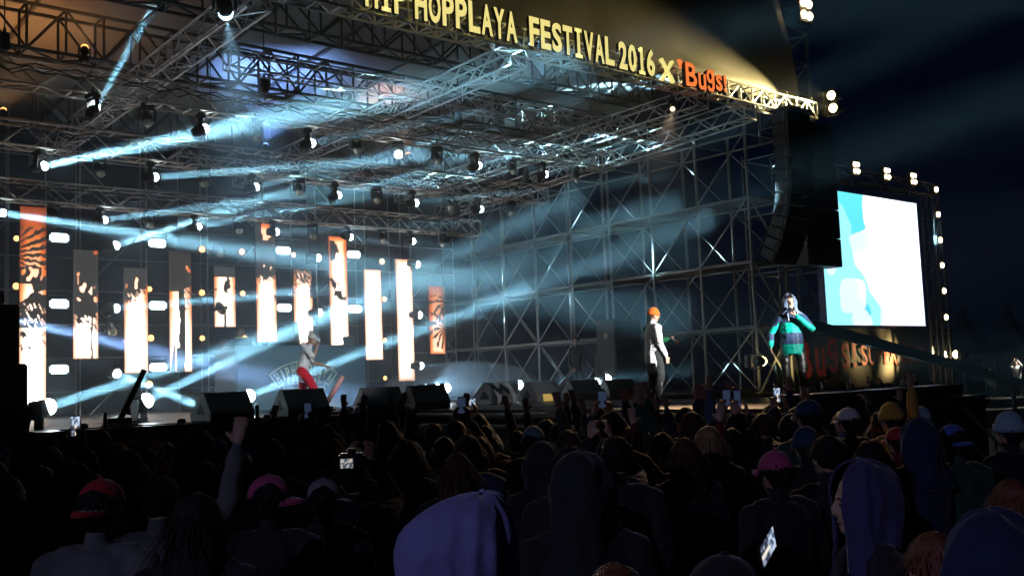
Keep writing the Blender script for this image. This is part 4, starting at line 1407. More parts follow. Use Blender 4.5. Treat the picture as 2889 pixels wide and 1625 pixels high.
# --- head wear, modelled round a head whose centre is the origin (top of skull about 0.12 up)
def strands(bm, n, zmin, length, spread, seed, rx=0.088, ry=0.105, rz=0.105, c=(0, -0.012, 0.035), front=0.2):
    rnd = random.Random(seed)
    for _ in range(n):
        th = rnd.uniform(0, 2 * math.pi); ph = rnd.uniform(0.1, 1.5)
        d = Vector((math.sin(ph) * math.cos(th), math.sin(ph) * math.sin(th), math.cos(ph)))
        if d.y > 0.55 and d.z < 0.6:
            continue
        p = Vector((c[0] + d.x * rx, c[1] + d.y * ry, c[2] + d.z * rz))
        t = Vector((d.x * 0.6, d.y * 0.6, -0.9 + rnd.uniform(-0.3, 0.3))).normalized()
        o = d * rnd.uniform(0.1, 1.0) * spread
        L = length * rnd.uniform(0.5, 1.2)
        w = d.cross(t).normalized() * 0.0035
        q = p + t * (L * 0.5) + o
        e = p + t * L + o * rnd.uniform(0.8, 2.2)
        a = [bm.verts.new(p - w), bm.verts.new(p + w), bm.verts.new(q + w), bm.verts.new(q - w), bm.verts.new(e)]
        bm.faces.new((a[0], a[1], a[2], a[3])); bm.faces.new((a[3], a[2], a[4]))

def hair_mesh(kind, m, seed=0):
    bm = bmesh.new()
    bm_ball(bm, (0, -0.014, 0.04), (0.089, 0.106, 0.102), 28, 18)
    kill = [v for v in bm.verts if (v.co.y > 0.045 and v.co.z < 0.085 - 0.2 * max(0, v.co.y - 0.07)) or (v.co.z < -0.05) or (v.co.y > -0.02 and v.co.z < 0.0)]
    bmesh.ops.delete(bm, geom=kill, context='VERTS')
    for v in bm.verts:
        k = noise.noise((v.co.x * 22, v.co.y * 22, v.co.z * 9 + seed * 5)) * 0.010 + noise.noise((v.co.x * 60, v.co.y * 60, v.co.z * 20 + seed)) * 0.004
        v.co += v.co.normalized() * k
    if kind == 'long':
        r = bm_loft(bm, [(0, -0.075, 0.06), (0, -0.10, -0.03), (0, -0.112, -0.13), (0, -0.118, -0.24), (0, -0.112, -0.34)], [(0.085, 0.035), (0.098, 0.05), (0.105, 0.048), (0.10, 0.04), (0.06, 0.025)], 18)
        for ring in r:
            for v in ring:
                v.co += Vector((noise.noise((v.co.x * 40, v.co.z * 3, seed)) * 0.008, noise.noise((v.co.x * 50, v.co.z * 3, seed + 4)) * 0.010, 0))
        for s in (-1, 1):
            bm_loft(bm, [(s * 0.075, -0.02, 0.05), (s * 0.092, -0.03, -0.06), (s * 0.10, -0.05, -0.18), (s * 0.09, -0.06, -0.28)], [(0.02, 0.045), (0.025, 0.05), (0.026, 0.045), (0.012, 0.02)], 10)
        strands(bm, 260, 0, 0.26, 0.012, seed)
    elif kind == 'bob':
        bm_loft(bm, [(0, -0.06, 0.06), (0, -0.075, -0.03), (0, -0.08, -0.11)], [(0.09, 0.05), (0.108, 0.06), (0.10, 0.055)], 18)
        strands(bm, 260, 0, 0.14, 0.012, seed)
    else:
        strands(bm, 300, 0, 0.055, 0.012, seed)
    return mesh_of(bm, 'hair_' + kind, m, True)

def cap_mesh(m, brim=1):
    bm = bmesh.new()
    bm_ball(bm, (0, -0.01, 0.035), (0.094, 0.110, 0.105), 24, 16)
    bmesh.ops.delete(bm, geom=[v for v in bm.verts if v.co.z < 0.022], context='VERTS')
    for v in bm.verts:                                  # six sewn panels
        a = math.atan2(v.co.x, v.co.y)
        v.co.xy = v.co.xy * (1 - 0.018 * (abs(math.cos(3 * a)) ** 10))
    bm_ball(bm, (0, -0.01, 0.142), (0.010, 0.010, 0.006), 8, 6)
    nb = 14
    for zz, fl in ((0.028, 1), (0.022, -1)):
        inn = []; out = []
        for i in range(nb + 1):
            a = R(-62 + 124 * i / nb)
            inn.append(bm.verts.new((0.093 * math.sin(a), -0.01 + 0.109 * math.cos(a), zz)))
            r = 0.085 * math.cos(a * 1.25) if abs(a * 1.25) < math.pi / 2 else 0
            out.append(bm.verts.new((0.098 * math.sin(a), -0.01 + 0.109 * math.cos(a) + r, zz - 0.02 * abs(math.sin(a)) ** 2 - 0.012)))
        for i in range(nb):
            q = (inn[i], inn[i + 1], out[i + 1], out[i])
            bm.faces.new(q if fl < 0 else q[::-1])
    return mesh_of(bm, 'cap', m, True)

def beanie_mesh(m):
    bm = bmesh.new()
    bm_ball(bm, (0, -0.012, 0.045), (0.092, 0.108, 0.112), 26, 18)
    bmesh.ops.delete(bm, geom=[v for v in bm.verts if v.co.z < 0.015], context='VERTS')
    for v in bm.verts:
        a = math.atan2(v.co.x, v.co.y + 0.012)
        v.co += v.co.normalized() * 0.002 * math.sin(a * 30)
    r0 = []
    for k in range(2):
        z0, z1 = 0.010, 0.062
        rr = 1.05 + 0.03 * k
        r0.append([bm.verts.new((0.092 * rr * math.sin(2 * math.pi * i / 36), -0.012 + 0.108 * rr * math.cos(2 * math.pi * i / 36), z0 - 0.018 * math.cos(2 * math.pi * i / 36 + math.pi) * 0)) for i in range(36)])
        r0.append([bm.verts.new((0.092 * rr * math.sin(2 * math.pi * i / 36), -0.012 + 0.108 * rr * math.cos(2 * math.pi * i / 36), z1)) for i in range(36)])
    for i in range(36):
        j = (i + 1) % 36
        bm.faces.new((r0[2][i], r0[2][j], r0[3][j], r0[3][i])); bm.faces.new((r0[2][j], r0[2][i], r0[0][i], r0[0][j])); bm.faces.new((r0[3][i], r0[3][j], r0[1][j], r0[1][i]))
    return mesh_of(bm, 'beanie', m, True)

def hood_mesh(m, seed=0, peak=0.0, wide=1.0, n=40, rows=30, drop=-0.30, tilt=0.0):
    """draped hood: closed round the back, open towards +Y, falling on the shoulders"""
    bm = bmesh.new()
    rings = []
    for j in range(rows + 1):
        t = j / rows
        z = 0.02 + (drop - 0.02) * (t - 0.45) / 0.55
        # half width and depth over the height
        if t < 0.45:
            ph = t / 0.45 * math.pi / 2
            q = math.sin(ph)
            z = 0.02 + 0.145 * math.cos(ph)
            rx, ry = 0.115 * q, 0.145 * q
        elif t < 0.75:
            q = (t - 0.45) / 0.3
            rx, ry = 0.115 - 0.004 * q, 0.145 - 0.018 * q
        else:
            q = (t - 0.75) / 0.25
            rx, ry = 0.111 + 0.10 * q ** 1.3, 0.127 + 0.03 * q
        rx *= wide
        row = []
        for i in range(n + 1):
            a = R(-152) + R(304) * i / n          # measured from the back (-Y)
            fold = 0.013 * (1 - 2 * abs(noise.noise((a * 2.6 + 0.8 * t, t * 2.2, seed + 11)))) * min(1, t * 2.5) + 0.010 * math.sin(a * 5 + 3 * t + seed) * t + 0.014 * noise.noise((a * 1.6, t * 5, seed)) + 0.006 * noise.noise((a * 5, t * 9, seed + 3))
            x = (rx + fold) * math.sin(a) + peak * max(0, 1 - t / 0.45) ** 1.5 + tilt * (z - drop)
            y = -0.02 - (ry + fold) * math.cos(a) * (1.0 if math.cos(a) > 0 else 0.72)
            row.append(bm.verts.new((x, y, z + 0.012 * noise.noise((a * 1.2, t * 2, seed + 7)) * (1 if t < .3 else 0.3) )))
        rings.append(row)
    for r0, r1 in zip(rings, rings[1:]):
        for i in range(n):
            bm.faces.new((r0[i], r0[i + 1], r1[i + 1], r1[i])[::-1])
    bmesh.ops.remove_doubles(bm, verts=bm.verts, dist=0.002)
    # rolled rim
    me = mesh_of(bm, 'hood', m, True)
    return me

def add_wear(p, me, head_m, name, rz=0.0, thick=0.0):
    o = obj(name, me, p)
    o.matrix_local = head_m @ Matrix.Rotation(rz, 4, 'Z')
    if thick:
        md = o.modifiers.new('thick', 'SOLIDIFY'); md.thickness = thick; md.offset = -1
    return o

def face_bits(p, head_m):
    bm = bmesh.new(); bm_ball(bm, (0, 0, 0), (0.011, 0.005, 0.006), 10, 6)
    eye = mesh_of(bm, 'eye', mat('eye_dark', (0.02, 0.015, 0.012), 0.2))
    for s in (-1, 1):
        add_wear(p, eye, head_m @ Matrix.Translation((s * 0.030, 0.083, 0.004)), 'eye')
        bm = bmesh.new(); bm_box(bm, (0, 0, 0), (0.034, 0.006, 0.006), bevel=0.002)
        add_wear(p, mesh_of(bm, 'eyebrow', HAIRK), head_m @ Matrix.Translation((s * 0.030, 0.088, 0.026)), 'eyebrow')
    bm = bmesh.new(); bm_ball(bm, (0, 0, 0), (0.022, 0.008, 0.007), 10, 6)
    add_wear(p, mesh_of(bm, 'mouth', mat('lips', (0.35, 0.12, 0.10), 0.4)), head_m @ Matrix.Translation((0, 0.079, -0.060)), 'mouth')

def mic(loc, d, label, ball=(0.35, 0.33, 0.30)):
    root = empty('microphone', loc, label, 'microphone')
    d = Vector(d).normalized()
    bm = bmesh.new(); bm_cyl(bm, -d * 0.11, d * 0.06, 0.014, 0.020, 12)
    obj('handle', mesh_of(bm, 'mic_handle', mat('mic_body', (0.25, 0.25, 0.26), 0.3, 0.7)), root)
    bm = bmesh.new(); bm_ball(bm, d * 0.085, 0.030, 14, 10)
    obj('mic_head', mesh_of(bm, 'mic_ball_%d' % int(ball[0] * 100), mat('mic_ball_%d' % int(ball[0] * 100), ball, 0.5, 0.3)), root)
    return root

RIGHT = math.atan2(-0.643, 0.766) - math.pi / 2        # yaw that turns a figure's +Y along picture-right on the stage

def person(name, me, loc, rz, scale, label, group=None):
    o = obj(name, me, loc=loc, rot=(0, 0, rz), scale=(scale,) * 3)
    return tag(o, label, 'person', group)

# --- singer with white cap, pale T-shirt, red trousers: bent forward, mic at the mouth
def singer_red():
    b = Body()
    b.loft([(0, -0.06, 0.84), (0, -0.06, 0.94), (0, -0.05, 1.02)], [(0.17, 0.13), (0.165, 0.125), (0.15, 0.11)], LEG)
    zz = [(-0.06, 0.80, 0.185, 0.14), (-0.05, 0.95, 0.178, 0.135), (-0.01, 1.08, 0.175, 0.125), (0.03, 1.20, 0.188, 0.125), (0.06, 1.29, 0.19, 0.115), (0.08, 1.35, 0.14, 0.095), (0.10, 1.39, 0.075, 0.07)]
    b.loft([(0, y, z) for y, z, _, _ in zz], [(a, c) for _, _, a, c in zz], TOP)
    for s, fy in ((1, 0.16), (-1, -0.12)):
        b.loft([(s * 0.085, -0.06, 0.88), (s * 0.11, 0.02 + fy * 0.5, 0.68), (s * 0.12, 0.06 + fy * 0.9, 0.47), (s * 0.13, -0.02 + fy, 0.26), (s * 0.13, -0.03 + fy, 0.06)], [0.108, 0.098, 0.082, 0.078, 0.072], LEG)
        b.loft([(s * 0.13, -0.09 + fy, 0.045), (s * 0.13, 0.03 + fy, 0.055), (s * 0.15, 0.18 + fy, 0.04)], [0.042, 0.05, 0.035], SHOE)
    b.head((0, 0.17, 1.53), pitch=R(-6), neck=(0, 0.09, 1.36))
    arm(b, 1, (0.22, 0.20, 1.14), (0.08, 0.27, 1.40), sleeve=0.5, sh=(0.185, 0.06, 1.31))
    b.hand((0.08, 0.27, 1.40), (-0.5, 0.15, 0.85), (-0.6, 0.2, -0.3), 1, grip=True)
    arm(b, -1, (-0.24, 0.16, 1.06), (-0.18, 0.42, 0.98), sleeve=0.5, sh=(-0.185, 0.06, 1.31))
    b.hand((-0.18, 0.42, 0.98), (0.1, 0.9, -0.35), (0.6, 0, -0.6), 1, curl=0.3)
    me = b.finish('singer_red_body', [SKINM, cloth('pale_tee', (0.72, 0.74, 0.76)), cloth('red_trousers', (0.62, 0.02, 0.04)), SHOEW], 0.012)
    p = person('person', me, (10.7, 19.9, STZ), RIGHT + R(8), 1.04, 'person in white cap, pale T-shirt and red trousers rapping into a microphone')
    add_wear(p, cap_mesh(cloth('white_cap', (0.75, 0.75, 0.74))), b.headM, 'cap', 0.0, 0.003)
    face_bits(p, b.headM)
    M = Matrix.LocRotScale(p.location, p.rotation_euler, p.scale)
    mic(M @ Vector((0.035, 0.285, 1.475)), (p.rotation_euler.to_matrix() @ Vector((-0.35, -0.25, 0.25))), 'dark microphone held by the person in red trousers')
singer_red()

# --- singer with orange beanie, long white top, black striped track trousers
def singer_white():
    b = Body()
    std_legs(b, stance=0.11, bulk=1.18, kneeR=0.03)
    b.loft([(0, 0, 0.80), (0, 0, 0.98)], [(0.165, 0.125), (0.165, 0.12)], LEG)
    zz = [0.74, 0.86, 1.0, 1.14, 1.27, 1.37, 1.43, 1.47]
    rr = [(0.205, 0.155), (0.205, 0.155), (0.20, 0.148), (0.20, 0.142), (0.205, 0.135), (0.20, 0.115), (0.15, 0.095), (0.085, 0.075)]
    b.loft([(0, -0.01 + 0.02 * (z - 0.7), z) for z in zz], rr, TOP)
    b.head((0, 0.045, 1.625), yaw=R(-18), pitch=R(-6))
    # right arm hangs, left arm bent forward with the mic
    arm(b, 1, (0.25, -0.02, 1.10), (0.235, 0.12, 0.86), bulk=1.25)
    b.hand((0.235, 0.12, 0.86), (0.0, 0.25, -0.95), (-1, 0, 0), 1, curl=0.35)
    arm(b, -1, (-0.25, 0.22, 1.14), (-0.13, 0.42, 1.20), EXTRA, bulk=1.2)
    b.hand((-0.13, 0.42, 1.20), (0.5, 0.75, 0.2), (0.6, -0.3, -0.6), -1, grip=True)
    # white stripe down each leg, red panel on the chest
    for s in (1, -1):
        for i in range(24):
            z = 0.08 + 0.64 * i / 23
            b.samples.append((s * (0.165 + 0.045 * min(1, z / 0.7)), 0.0 + 0.02 * math.sin(z * 5), z, 0.009, EXTRA2))
    me = b.finish('singer_white_body', [SKINM, cloth('white_top', (0.80, 0.80, 0.80)), cloth('black_track', (0.022, 0.025, 0.026)), SHOEM, cloth('green_sleeve', (0.02, 0.22, 0.09)), cloth('white_stripe', (0.75, 0.75, 0.75))], 0.012)
    p = person('person', me, (14.35, 13.0, STZ), RIGHT + R(24), 1.02, 'person in orange beanie, long white top and striped black trousers on the runway')
    add_wear(p, beanie_mesh(cloth('orange_beanie', (0.85, 0.16, 0.02))), b.headM, 'beanie', 0.0, 0.004)
    face_bits(p, b.headM)
    M = Matrix.LocRotScale(p.location, p.rotation_euler, p.scale)
    mic(M @ Vector((-0.075, 0.50, 1.175)), (p.rotation_euler.to_matrix() @ Vector((0.35, 0.8, -0.45))), 'microphone with orange ball held by the person in the orange beanie', (0.7, 0.2, 0.04))
singer_white()

# --- hooded singer in green and navy jacket, leather trousers, mic at the mouth
def singer_hood():
    b = Body()
    std_legs(b, stance=0.13, bulk=1.0, kneeL=0.05)
    zz = [0.78, 0.90, 1.02, 1.04, 1.15, 1.27, 1.29, 1.37, 1.43, 1.47]
    rr = [(0.205, 0.150), (0.20, 0.145), (0.188, 0.138), (0.186, 0.136), (0.184, 0.130), (0.192, 0.126), (0.192, 0.124), (0.188, 0.115), (0.14, 0.095), (0.085, 0.08)]
    b.loft([(0, 0, 0.84), (0, 0, 0.98)], [(0.16, 0.115), (0.16, 0.115)], LEG)
    b.loft([(0, 0, z) for z in zz], rr, TOP)
    b.head((0, 0.03, 1.635), yaw=R(8), pitch=R(4))
    arm(b, 1, (0.33, -0.04, 1.13), (0.36, 0.08, 0.90), bulk=1.15)
    b.hand((0.36, 0.08, 0.90), (-0.1, 0.3, -0.95), (-0.9, 0.2, 0), 1, curl=0.4)
    arm(b, -1, (-0.34, 0.12, 1.16), (-0.06, 0.21, 1.42), bulk=1.15)
    b.hand((-0.06, 0.20, 1.42), (0.75, -0.05, 0.65), (0.2, -0.9, 0.2), -1, grip=True)
    me = b.finish('singer_hood_body', [SKINM, cloth('navy_jacket', (0.028, 0.055, 0.12), 0.5), mat('black_leather', (0.014, 0.015, 0.015), 0.45, var=0.2, bump=0.4, bscale=16), SHOEM, cloth('green_jacket', (0.0, 0.36, 0.27), 0.5)], 0.012)
    # colour blocks: green chest and hem, navy yoke and waist, green elbows
    c = np.empty(len(me.polygons) * 3); me.polygons.foreach_get('center', c); c = c.reshape(-1, 3)
    idx = np.empty(len(me.polygons), np.int32); me.polygons.foreach_get('material_index', idx)
    idx[(idx == TOP) & (c[:, 2] < 0.765)] = LEG
    torso = (idx == TOP)
    g = torso & (np.abs(c[:, 0]) < 0.225) & ((c[:, 2] < 0.94) | ((c[:, 2] > 1.13) & (c[:, 2] < 1.30)))
    g |= torso & (np.abs(c[:, 0]) >= 0.225) & ((c[:, 2] < 1.02) | ((c[:, 2] > 1.14) & (c[:, 2] < 1.25)))
    g |= torso & (c[:, 1] > 0.15) & (c[:, 2] > 1.22) & (c[:, 0] < -0.05)
    idx[g] = EXTRA
    me.polygons.foreach_set('material_index', idx)
    rz = math.atan2(-0.80, -0.60) - math.pi / 2 - R(12)
    p = person('person', me, (14.9, 10.3, STZ), rz, 1.03, 'hooded person in green and navy jacket and black leather trousers singing on the runway')
    h = add_wear(p, hood_mesh(cloth('hood_blue_grey', (0.10, 0.15, 0.24), 0.6), 2.0, drop=-0.19), b.headM @ Matrix.Translation((0, -0.01, -0.005)), 'hood', 0.0, 0.008)
    face_bits(p, b.headM)
    add_wear(p, hair_mesh('short', HAIRK, 3), b.headM @ Matrix.Translation((0, 0.006, -0.006)), 'hair')
    for s in (-1, 1):
        bm = bmesh.new(); bm_loft(bm, [(s * 0.075, 0.105, -0.10), (s * 0.08, 0.135, -0.2), (s * 0.075, 0.14, -0.32)], [0.006, 0.006, 0.008], 8)
        add_wear(p, mesh_of(bm, 'hood_cord', cloth('cord', (0.4, 0.45, 0.55))), b.headM, 'hood_cord')
    M = Matrix.LocRotScale(p.location, p.rotation_euler, p.scale)
    mic(M @ Vector((0.0, 0.225, 1.51)), (p.rotation_euler.to_matrix() @ Vector((0.15, -0.75, 0.45))), 'microphone held to the mouth of the hooded person')
singer_hood()

# --- man in yellow behind the booth, and a dark crew member by the side fill speakers
def booth_person():
    b = Body()
    std_legs(b); std_torso(b, bulk=1.08)
    b.head((0, 0.05, 1.60), pitch=R(-18))
    arm(b, 1, (0.25, 0.08, 1.15), (0.16, 0.30, 1.10), sleeve=0.5)
    b.hand((0.16, 0.30, 1.10), (0, 0.9, -0.3), (0, -0.3, -0.9), 1)
    arm(b, -1, (-0.25, 0.08, 1.15), (-0.16, 0.30, 1.10), sleeve=0.5)
    b.hand((-0.16, 0.30, 1.10), (0, 0.9, -0.3), (0, -0.3, -0.9), -1)
    me = b.finish('booth_person_body', [SKINM, cloth('yellow_tee', (0.75, 0.62, 0.22)), JEANS, SHOEM], 0.014)
    p = person('person', me, (12.35, 26.6, STZ + 0.557), math.pi + R(-28), 1.0, 'person in yellow T-shirt working behind the booth desk')
    add_wear(p, hair_mesh('short', HAIRR, 8), b.headM, 'hair')
    face_bits(p, b.headM)
booth_person()
def crew():
    b = Body()
    std_legs(b); std_torso(b)
    b.head((0, 0.02, 1.60))
    for s in (1, -1):
        arm(b, s, (s * 0.24, -0.02, 1.12), (s * 0.2, 0.1, 0.88))
        b.hand((s * 0.2, 0.1, 0.88), (0, 0.2, -0.95), (-s, 0, 0), s)
    me = b.finish('crew_body', [SKINM, cloth('black_tee', (0.02, 0.02, 0.022)), JEANS, SHOEM], 0.016)
    p = person('person', me, (20.8, 21.9, STZ), R(120), 1.0, 'crew person in black standing beside the stacked side fill speakers')
    add_wear(p, hair_mesh('short', HAIRK, 5), b.headM, 'hair')
crew()

wash((16.9, 24.2, 1.95), (20.0, 25.6, 2.2), (0.45, 0.75, 1.0), 900, 45, 'blue white lamp shining through the low floor smoke', 'floor')
# ------------------------------------------------------------------ the crowd
def archetype(kind):
    b = Body()
    std_legs(b, bulk=1.05); std_torso(b, bulk=1.16)
    b.head((0, 0.02, 1.60))
    def down(s):
        arm(b, s, (s * 0.245, -0.03, 1.12), (s * 0.20, 0.14, 0.92), bulk=1.2)
        b.hand((s * 0.20, 0.14, 0.92), (0, 0.5, -0.8), (-s, 0, 0), s)
    def up(s, spread=0.12):
        arm(b, s, (s * (0.24 + spread * 0.6), 0.10, 1.60), (s * (0.22 + spread), 0.14, 1.86), bulk=1.1)
        b.hand((s * (0.22 + spread), 0.14, 1.86), (s * 0.12, 0.12, 0.98), (0, 1, -0.1), s, curl=0.15)
    def hold(s):
        arm(b, s, (s * 0.24, 0.24, 1.46), (s * 0.075, 0.30, 1.72), bulk=1.1)
        b.hand((s * 0.075, 0.30, 1.72), (-s * 0.15, 0.1, 0.98), (-s * 0.75, 0.6, 0), s, curl=0.45)
    if kind == 'down':
        down(1); down(-1)
    elif kind == 'right':
        up(1); down(-1)
    elif kind == 'left':
        down(1); up(-1)
    elif kind == 'both':
        up(1, 0.1); up(-1, 0.16)
    elif kind == 'hold':
        hold(1); hold(-1)
    elif kind == 'point':
        arm(b, 1, (0.27, 0.16, 1.58), (0.25, 0.30, 1.80), bulk=1.1)
        b.hand((0.25, 0.30, 1.80), (-0.1, 0.45, 0.88), (-0.3, 0.7, -0.4), 1, curl=0.5)
        down(-1)
    me = b.finish('crowd_body_' + kind, [SKINM, cloth('crowd_black', (0.018, 0.018, 0.022)), JEANS, SHOEM], 0.014)
    return me, b.headM
ARCH = {k: archetype(k) for k in ('down', 'right', 'left', 'both', 'hold', 'point')}

TOPS = {'black': cloth('crowd_black', (0.018, 0.018, 0.022)), 'navy': cloth('crowd_navy', (0.02, 0.028, 0.075)), 'grey': cloth('crowd_grey', (0.13, 0.13, 0.14)), 'green': cloth('crowd_green', (0.025, 0.06, 0.045)), 'maroon': cloth('crowd_maroon', (0.12, 0.015, 0.022)), 'white': cloth('crowd_white', (0.55, 0.55, 0.54)), 'violet': cloth('crowd_violet', (0.17, 0.16, 0.38), sheen=0.6), 'denim': cloth('crowd_denim', (0.06, 0.10, 0.20)), 'yellow': cloth('crowd_yellow', (0.45, 0.26, 0.05))}
CAPS = {'red': cloth('cap_red', (0.42, 0.02, 0.035)), 'pink': cloth('cap_pink', (0.40, 0.06, 0.16)), 'grey': cloth('cap_grey', (0.22, 0.22, 0.24)), 'black': cloth('cap_black', (0.015, 0.015, 0.018)), 'navy': cloth('cap_navy', (0.02, 0.045, 0.10)), 'white': cloth('cap_white', (0.62, 0.64, 0.66)), 'blue': cloth('cap_blue', (0.06, 0.12, 0.45)), 'pale blue': cloth('cap_pale_blue', (0.30, 0.45, 0.55)), 'yellow': cloth('cap_yellow', (0.55, 0.33, 0.05))}
CAPMESH = {k: cap_mesh(m) for k, m in CAPS.items()}
BEANIES = {k: beanie_mesh(CAPS[k]) for k in ('grey', 'black', 'navy', 'pale blue', 'white', 'yellow', 'maroon' if 'maroon' in CAPS else 'red')}
HAIR = {('short', 'black'): [hair_mesh('short', HAIRK, s) for s in (0, 1, 2)], ('short', 'brown'): [hair_mesh('short', HAIRB, s) for s in (4, 6)], ('long', 'black'): [hair_mesh('long', HAIRK, s) for s in (1, 3)], ('long', 'brown'): [hair_mesh('long', HAIRB, 7)], ('bob', 'black'): [hair_mesh('bob', HAIRK, 9)], ('bob', 'red'): [hair_mesh('bob', HAIRR, 2)], ('short', 'red'): [hair_mesh('short', HAIRR, 12)], ('long', 'fair'): [hair_mesh('long', HAIRY, 5)], ('long', 'red'): [hair_mesh('long', HAIRR, 15)]}
HOODS = {k: hood_mesh(TOPS[k], i * 1.7, wide=1.0 + 0.05 * i) for i, k in enumerate(('black', 'navy', 'grey', 'violet'))}
TAKEN = []

def face_to(x, y, tx=13.0, ty=17.0):
    return math.atan2(ty - y, tx - x) - math.pi / 2

def fan(x, y, top, pose='down', wear=('short', 'black'), coat='black', label='', group=None, turn=0.0, rz=None, skin=None, wearmesh=None, weartilt=None):
    """a member of the audience whose head (or cap or hood) reaches up to height `top`"""
    me, hm = ARCH[pose]
    extra = {'hood': 0.165, 'cap': 0.142, 'beanie': 0.157}.get(wear[0], 0.148)
    s = top / (1.60 + extra)
    p = person('person', me, (x, y, 0), face_to(x, y) + turn if rz is None else rz, s, label, group)
    TAKEN.append((x, y))
    p.material_slots[1].link = 'OBJECT'
    p.material_slots[1].material = TOPS[coat]
    if skin:
        p.material_slots[0].link = 'OBJECT'; p.material_slots[0].material = skin
    M = hm if weartilt is None else hm @ weartilt
    k = wear[0]
    if k == 'cap':
        add_wear(p, CAPMESH[wear[1]], M, 'cap', wear[2] if len(wear) > 2 else math.pi, 0.003)
        add_wear(p, HAIR[('short', 'black')][0], M @ Matrix.Translation((0, -0.004, -0.02)) @ Matrix.Scale(0.97, 4), 'hair')
    elif k == 'beanie':
        add_wear(p, BEANIES[wear[1]], M, 'beanie', 0, 0.003)
        add_wear(p, HAIR[('short', 'black')][0], M @ Matrix.Translation((0, -0.004, -0.025)) @ Matrix.Scale(0.97, 4), 'hair')
    elif k == 'hood':
        add_wear(p, wearmesh or HOODS[coat], M, 'hood', 0, 0.008)
    else:
        add_wear(p, random.choice(HAIR[(wear[0], wear[1])]), M, 'hair')
    return p

# nearest figures, each one a recognisable person of the photograph
big_hood = hood_mesh(TOPS['violet'], 4.2, peak=0.07, wide=1.38, n=90, rows=64, drop=-0.36, tilt=0.0)
fan(1.66, 2.25, 1.80, 'down', ('hood',), 'violet', 'person in a peaked violet hood seen from behind', wearmesh=big_hood, turn=R(-4))
side_hood = hood_mesh(cloth('hood_dusky_violet', (0.05, 0.042, 0.12), sheen=0.4), 9.4, peak=0.0, wide=1.10, n=80, rows=56, drop=-0.34)
side_ = fan(3.34, 2.04, 1.77, 'down', ('hood',), 'black', 'person in dusky violet hood turned sideways showing nose and chin', wearmesh=side_hood, weartilt=Matrix.Translation((0, 0.018, 0)), rz=math.atan2(0.62, -0.80) - math.pi / 2)
face_bits(side_, ARCH['down'][1])
fan(2.70, 2.85, 1.82, 'down', ('hood',), 'black', 'tall person in a plain black hood behind the violet hood')
fan(1.84, 1.47, 1.69, 'down', ('cap', 'black', math.pi), 'black', 'person in plain black cap just under the camera', turn=0.2)
fan(2.46, 1.17, 1.745, 'down', ('hood',), 'navy', 'person in dark navy hood beside the brown haired one')
fan(2.95, 1.58, 1.60, 'down', ('short', 'red'), 'black', 'short person with reddish brown hair beside the navy hood')
fan(1.99, 1.98, 1.60, 'down', ('bob', 'red'), 'black', 'person with dark red bobbed hair in front of the black cap')
fan(4.42, 2.0, 1.60, 'down', ('long', 'red'), 'black', 'person with long copper hair beyond the navy hood')
fan(1.38, 4.35, 1.76, 'down', ('cap', 'red', math.pi), 'grey', 'person in a bright red cap and grey hooded top')
fan(1.62, 3.92, 1.71, 'down', ('long', 'black'), 'black', 'person with long black hair beside the bright red cap')
fan(2.20, 4.45, 1.70, 'down', ('cap', 'pink', R(-100)), 'black', 'person in pink cap with its brim turned sideways')
fan(2.68, 4.80, 1.62, 'down', ('cap', 'grey', R(-110)), 'black', 'short person in grey cap next to the pink cap')
fan(1.80, 4.80, 1.72, 'right', ('short', 'black'), 'grey', 'person in grey jacket stretching one bare hand up over the crowd')
fan(1.40, 5.95, 1.70, 'down', ('beanie', 'grey'), 'black', 'person in a grey knitted beanie at the left of the red cap')
fan(1.64, 5.55, 1.77, 'down', ('short', 'black'), 'black', 'person with thick black hair behind the red cap')
fan(2.52, 5.50, 1.76, 'down', ('short', 'brown'), 'black', 'person with short brown hair behind the pink cap')
fan(3.16, 5.30, 1.66, 'hold', ('short', 'black'), 'black', 'person holding up a black photo camera')
fan(3.80, 5.70, 1.74, 'down', ('long', 'black'), 'black', 'person with long black hair next to the photo camera')
fan(3.60, 4.85, 1.69, 'down', ('long', 'brown'), 'black', 'person with long brown hair behind the violet hood')
fan(4.25, 5.60, 1.74, 'down', ('bob', 'black'), 'navy', 'person with black bobbed hair in navy')
fan(5.10, 5.05, 1.86, 'down', ('short', 'black'), 'grey', 'tall person with short black hair and worn grey sweater')
fan(4.74, 4.72, 1.70, 'hold', ('cap', 'black', 0.0), 'black', 'person in black cap holding a phone beside the grey sweater')
fan(5.62, 4.62, 1.73, 'down', ('long', 'fair'), 'black', 'person with long fair hair to the right of the grey sweater')
fan(5.05, 4.35, 1.69, 'down', ('long', 'brown'), 'black', 'person with long light brown hair before the fair haired one', turn=0.2)
fan(6.60, 4.45, 1.87, 'down', ('cap', 'navy', 0.0), 'green', 'tall person in navy cap and dark green jacket')
fan(6.10, 4.15, 1.70, 'down', ('beanie', 'navy'), 'black', 'person in navy beanie with an outstretched sleeve')
fan(7.89, 4.92, 1.75, 'down', ('cap', 'white', 0.0), 'black', 'person in pale cap right of the navy cap')
fan(8.20, 4.70, 1.78, 'right', ('beanie', 'yellow'), 'yellow', 'person in yellow with one sleeve raised')
fan(9.38, 5.06, 1.69, 'down', ('beanie', 'pale blue'), 'white', 'person in pale blue beanie and white sleeved jacket')
fan(7.40, 4.20, 1.62, 'down', ('cap', 'red', 0.0), 'maroon', 'person in red cap and maroon top beside the green jacket')
fan(5.48, 6.34, 1.72, 'down', ('cap', 'pale blue', 0.3), 'black', 'person in pale blue cap near the raised phones')
fan(3.66, 8.41, 1.70, 'down', ('cap', 'white', 0.5), 'black', 'person in white cap near the stage lip')
fan(3.12, 8.46, 1.72, 'down', ('cap', 'red', 0.2), 'black', 'person in dark red cap near the stage lip')
